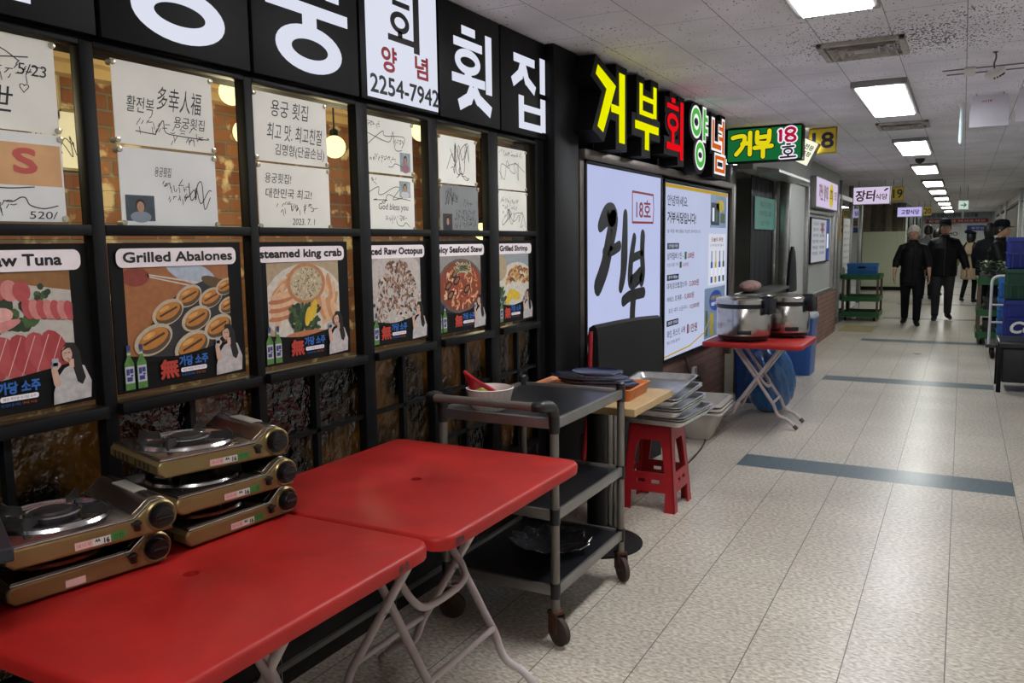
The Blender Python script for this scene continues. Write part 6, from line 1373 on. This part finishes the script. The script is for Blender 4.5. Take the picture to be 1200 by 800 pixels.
    for s in (-1, 1):
        sh, el, wr = (s*.165, .01, 1.335), J['el'][s], J['wr'][s]; we = lerp3(el, wr, sleeve*.97)
        m.tube([V((s*.08, .01, 1.365)), V(sh), V(lerp3(sh, el, .4)), V(el), V(lerp3(el, we, .5)), V(we)], [.066*k*w, .076*k*w, .072*k*w, .066*k*w, .060*k*w, .052*k*w], topc, 18)
    if top == 'puffer':
        pass
    o = m.build('jacket' if not skirt else 'coat', topc, t); remesh(o, .010*k, 4)
    if top == 'puffer':
        m = MB()
        for z in (hem+.06, hem+.17, hem+.28, 1.07, 1.17, 1.27):
            m.tube([V(q) for q in ell_row(0, .003, z, .194*w, .146*w)], .006*k, BLACK, 6, closed=True)
        m.build('quilt_seam', None, t)
    if zipc: m = MB().tube([V((0, -.152*w, hem+.02)), V((0, -.150*w, 1.0)), V((0, -.150*w, 1.2)), V((0, -.138, 1.32)), V((0, -.10, 1.42))], .008*k, zipc, 8); m.build('zip', None, t)
    # hair
    m = MB(); N = 28
    def cap_(zlow_front, zlow_back, g):
        rows_ = []
        for j in range(9):
            f = j/8; ring = []
            for i in range(N):
                a = 2*PI*i/N; fr = (1-math.sin(a))/2      # 1 at the front (-y)
                zl = zlow_back+(zlow_front-zlow_back)*fr**1.6; z = zl+(1.712-zl)*math.sin(f*PI/2)
                q = max(0.02, 1-max(0, (z-1.60)/.115)**2.3) if z > 1.60 else (.60+.40*min(1, max(0, (z-1.43)/.11)))
                r_ = math.sqrt(q) if q > 0 else 0.1
                ring.append(V(((.078+g)*r_*math.cos(a), .002+(.100+g)*r_*math.sin(a), z)))
            rows_.append(ring)
        return rows_
    if hair == 'short': m.rings(cap_(1.635, 1.50, .006), hairc)
    elif hair == 'bob': m.rings(cap_(1.630, 1.44, .014), hairc)
    elif hair == 'fluffy': m.rings(cap_(1.630, 1.50, .016), hairc); [m.ball(V((.085*math.cos(a), .01+.10*math.sin(a), z)), .026*k, hairc, 10) for a in (0.1, .8, 1.5, 2.3, 3.0) for z in (1.57, 1.63)]
    o = m.build('hair', hairc, t); remesh(o, .009*k, 2)
    if cap == 'cap':
        m = MB(); m.rings([[V((( .083)*q*math.cos(2*PI*i/N), .004+.104*q*math.sin(2*PI*i/N), z)) for i in range(N)] for q, z in ((1.0, 1.628), (1.02, 1.655), (1.0, 1.69), (.85, 1.722), (.5, 1.738), (.05, 1.742))], NVYC)
        m.rings([[V((x, y-.085, z)) for x, y, z in ((-.072*f, 0, 1.640), (0, -.075*f, 1.632-.01*f), (.072*f, 0, 1.640), (0, .01, 1.648))] for f in (1.0, .98)], NVYC)
        m.prism([(V((.075*math.cos(a), 0, 0)).x, V((0, -.085+.085*math.sin(a), 0)).y) for a in [PI+PI*i/12 for i in range(13)]], 1.632*k, 1.640*k, 'z', NVYC)
        m.build('cap', None, t)
    if cap == 'beret':
        MB().rings([[V((.02+r*math.cos(2*PI*i/N), .01+r*math.sin(2*PI*i/N), z+.02*math.cos(2*PI*i/N))) for i in range(N)] for r, z in ((.085, 1.645), (.12, 1.665), (.125, 1.69), (.09, 1.72), (.02, 1.73))], NVYC).build('beret', None, t)
    return t
GREYH = mat('grey_hair', '#cbc7c0', .7, vary=.15, scale=60); DARKH = mat('dark_hair', '#0e0c0b', .5)
walkA = dict(el={-1: (-.255, .03, 1.10), 1: (.25, -.01, 1.10)}, wr={-1: (-.285, -.03, .865), 1: (.262, -.07, .86)}, kn={-1: (-.095, .02, .50), 1: (.090, -.10, .49)}, an={-1: (-.085, .14, .115), 1: (.085, -.09, .085)}, toe={-1: (-.25, -1, -.30), 1: (.05, -1, -.10)})
walkB = dict(el={-1: (-.25, .05, 1.11), 1: (.285, .0, 1.11)}, wr={-1: (-.275, .08, .87), 1: (.345, -.11, .89)}, kn={-1: (-.105, -.05, .495), 1: (.095, -.03, .50)}, an={-1: (-.105, -.02, .085), 1: (.105, .14, .12)}, toe={-1: (-.15, -1, -.10), 1: (.2, -1, -.32)})
stand = dict(el={-1: (-.25, .03, 1.11), 1: (.25, .03, 1.11)}, wr={-1: (-.26, -.03, .87), 1: (.26, -.03, .87)}, kn={-1: (-.09, .0, .49), 1: (.09, -.03, .49)}, an={-1: (-.095, .03, .085), 1: (.095, -.02, .085)})
reach = dict(el={-1: (-.26, -.08, 1.12), 1: (.24, -.10, 1.12)}, wr={-1: (-.20, -.30, 1.03), 1: (.17, -.32, 1.05)}, kn={-1: (-.09, .0, .49), 1: (.09, -.03, .49)}, an={-1: (-.095, .03, .085), 1: (.095, -.02, .085)})
person('grey-haired woman in a black quilted jacket walking towards the tables', (-.70, 14.75, 0), .12, 1.575, walkA, 'fluffy', GREYH, 'puffer', BLKC, .68, NVYC, .98, sleeve=.45, zipc=BLACK)
person('man in a dark cap and black jacket walking beside the grey-haired woman', (-.275, 15.75, 0), .10, 1.665, walkB, 'short', DARKH, 'jacket', BLKC, .76, GRYC, 1.10, cap='cap', zipc=mat('dull_zip', '#45454a', .4, .6))
t = person('woman in a beige coat with black straps and a dark beret walking away', (.15, 20.3, 0), PI-.35, 1.50, dict(walkB), 'bob', DARKH, 'coat', BEIC, .56, NVYC, 1.0, skirt=True, cap='beret')
m = MB()
for s in (-1, 1): m.tube([(s*.085, .155, .92), (s*.092, .165, 1.05), (s*.09, .14, 1.20), (s*.085, .03, 1.285), (s*.085, -.10, 1.2), (s*.09, -.145, 1.05)], .014, BLACK, 8)
m.tube([(-.09, .165, 1.02), (.09, .165, 1.02)], .014, BLACK, 8); m.build('strap', None, t)
person('man in black puffer and dark cap standing by the plant trolley in profile', (.50, 14.3, 0), 1.25, 1.60, reach, 'short', DARKH, 'puffer', BLKC, .74, NVYC, 1.18, cap='cap')
person('dark-haired person in black behind the man by the plant trolley', (.42, 17.2, 0), 2.6, 1.62, stand, 'bob', DARKH, 'jacket', NVYC, .74, NVYC, 1.1)
person('dark-haired distant person seen between the two walkers, beside the grey-haired woman', (-.70, 21.0, 0), PI, 1.66, stand, 'short', DARKH, 'jacket', mat('grey_jacket', '#5a5d60', .8), .76, NVYC, 1.05)
person('dark-haired distant person seen beside the shoulder of the man in the cap', (-.56, 22.6, 0), PI-.3, 1.58, stand, 'bob', DARKH, 'jacket', NVYC, .74, NVYC, 1.05)
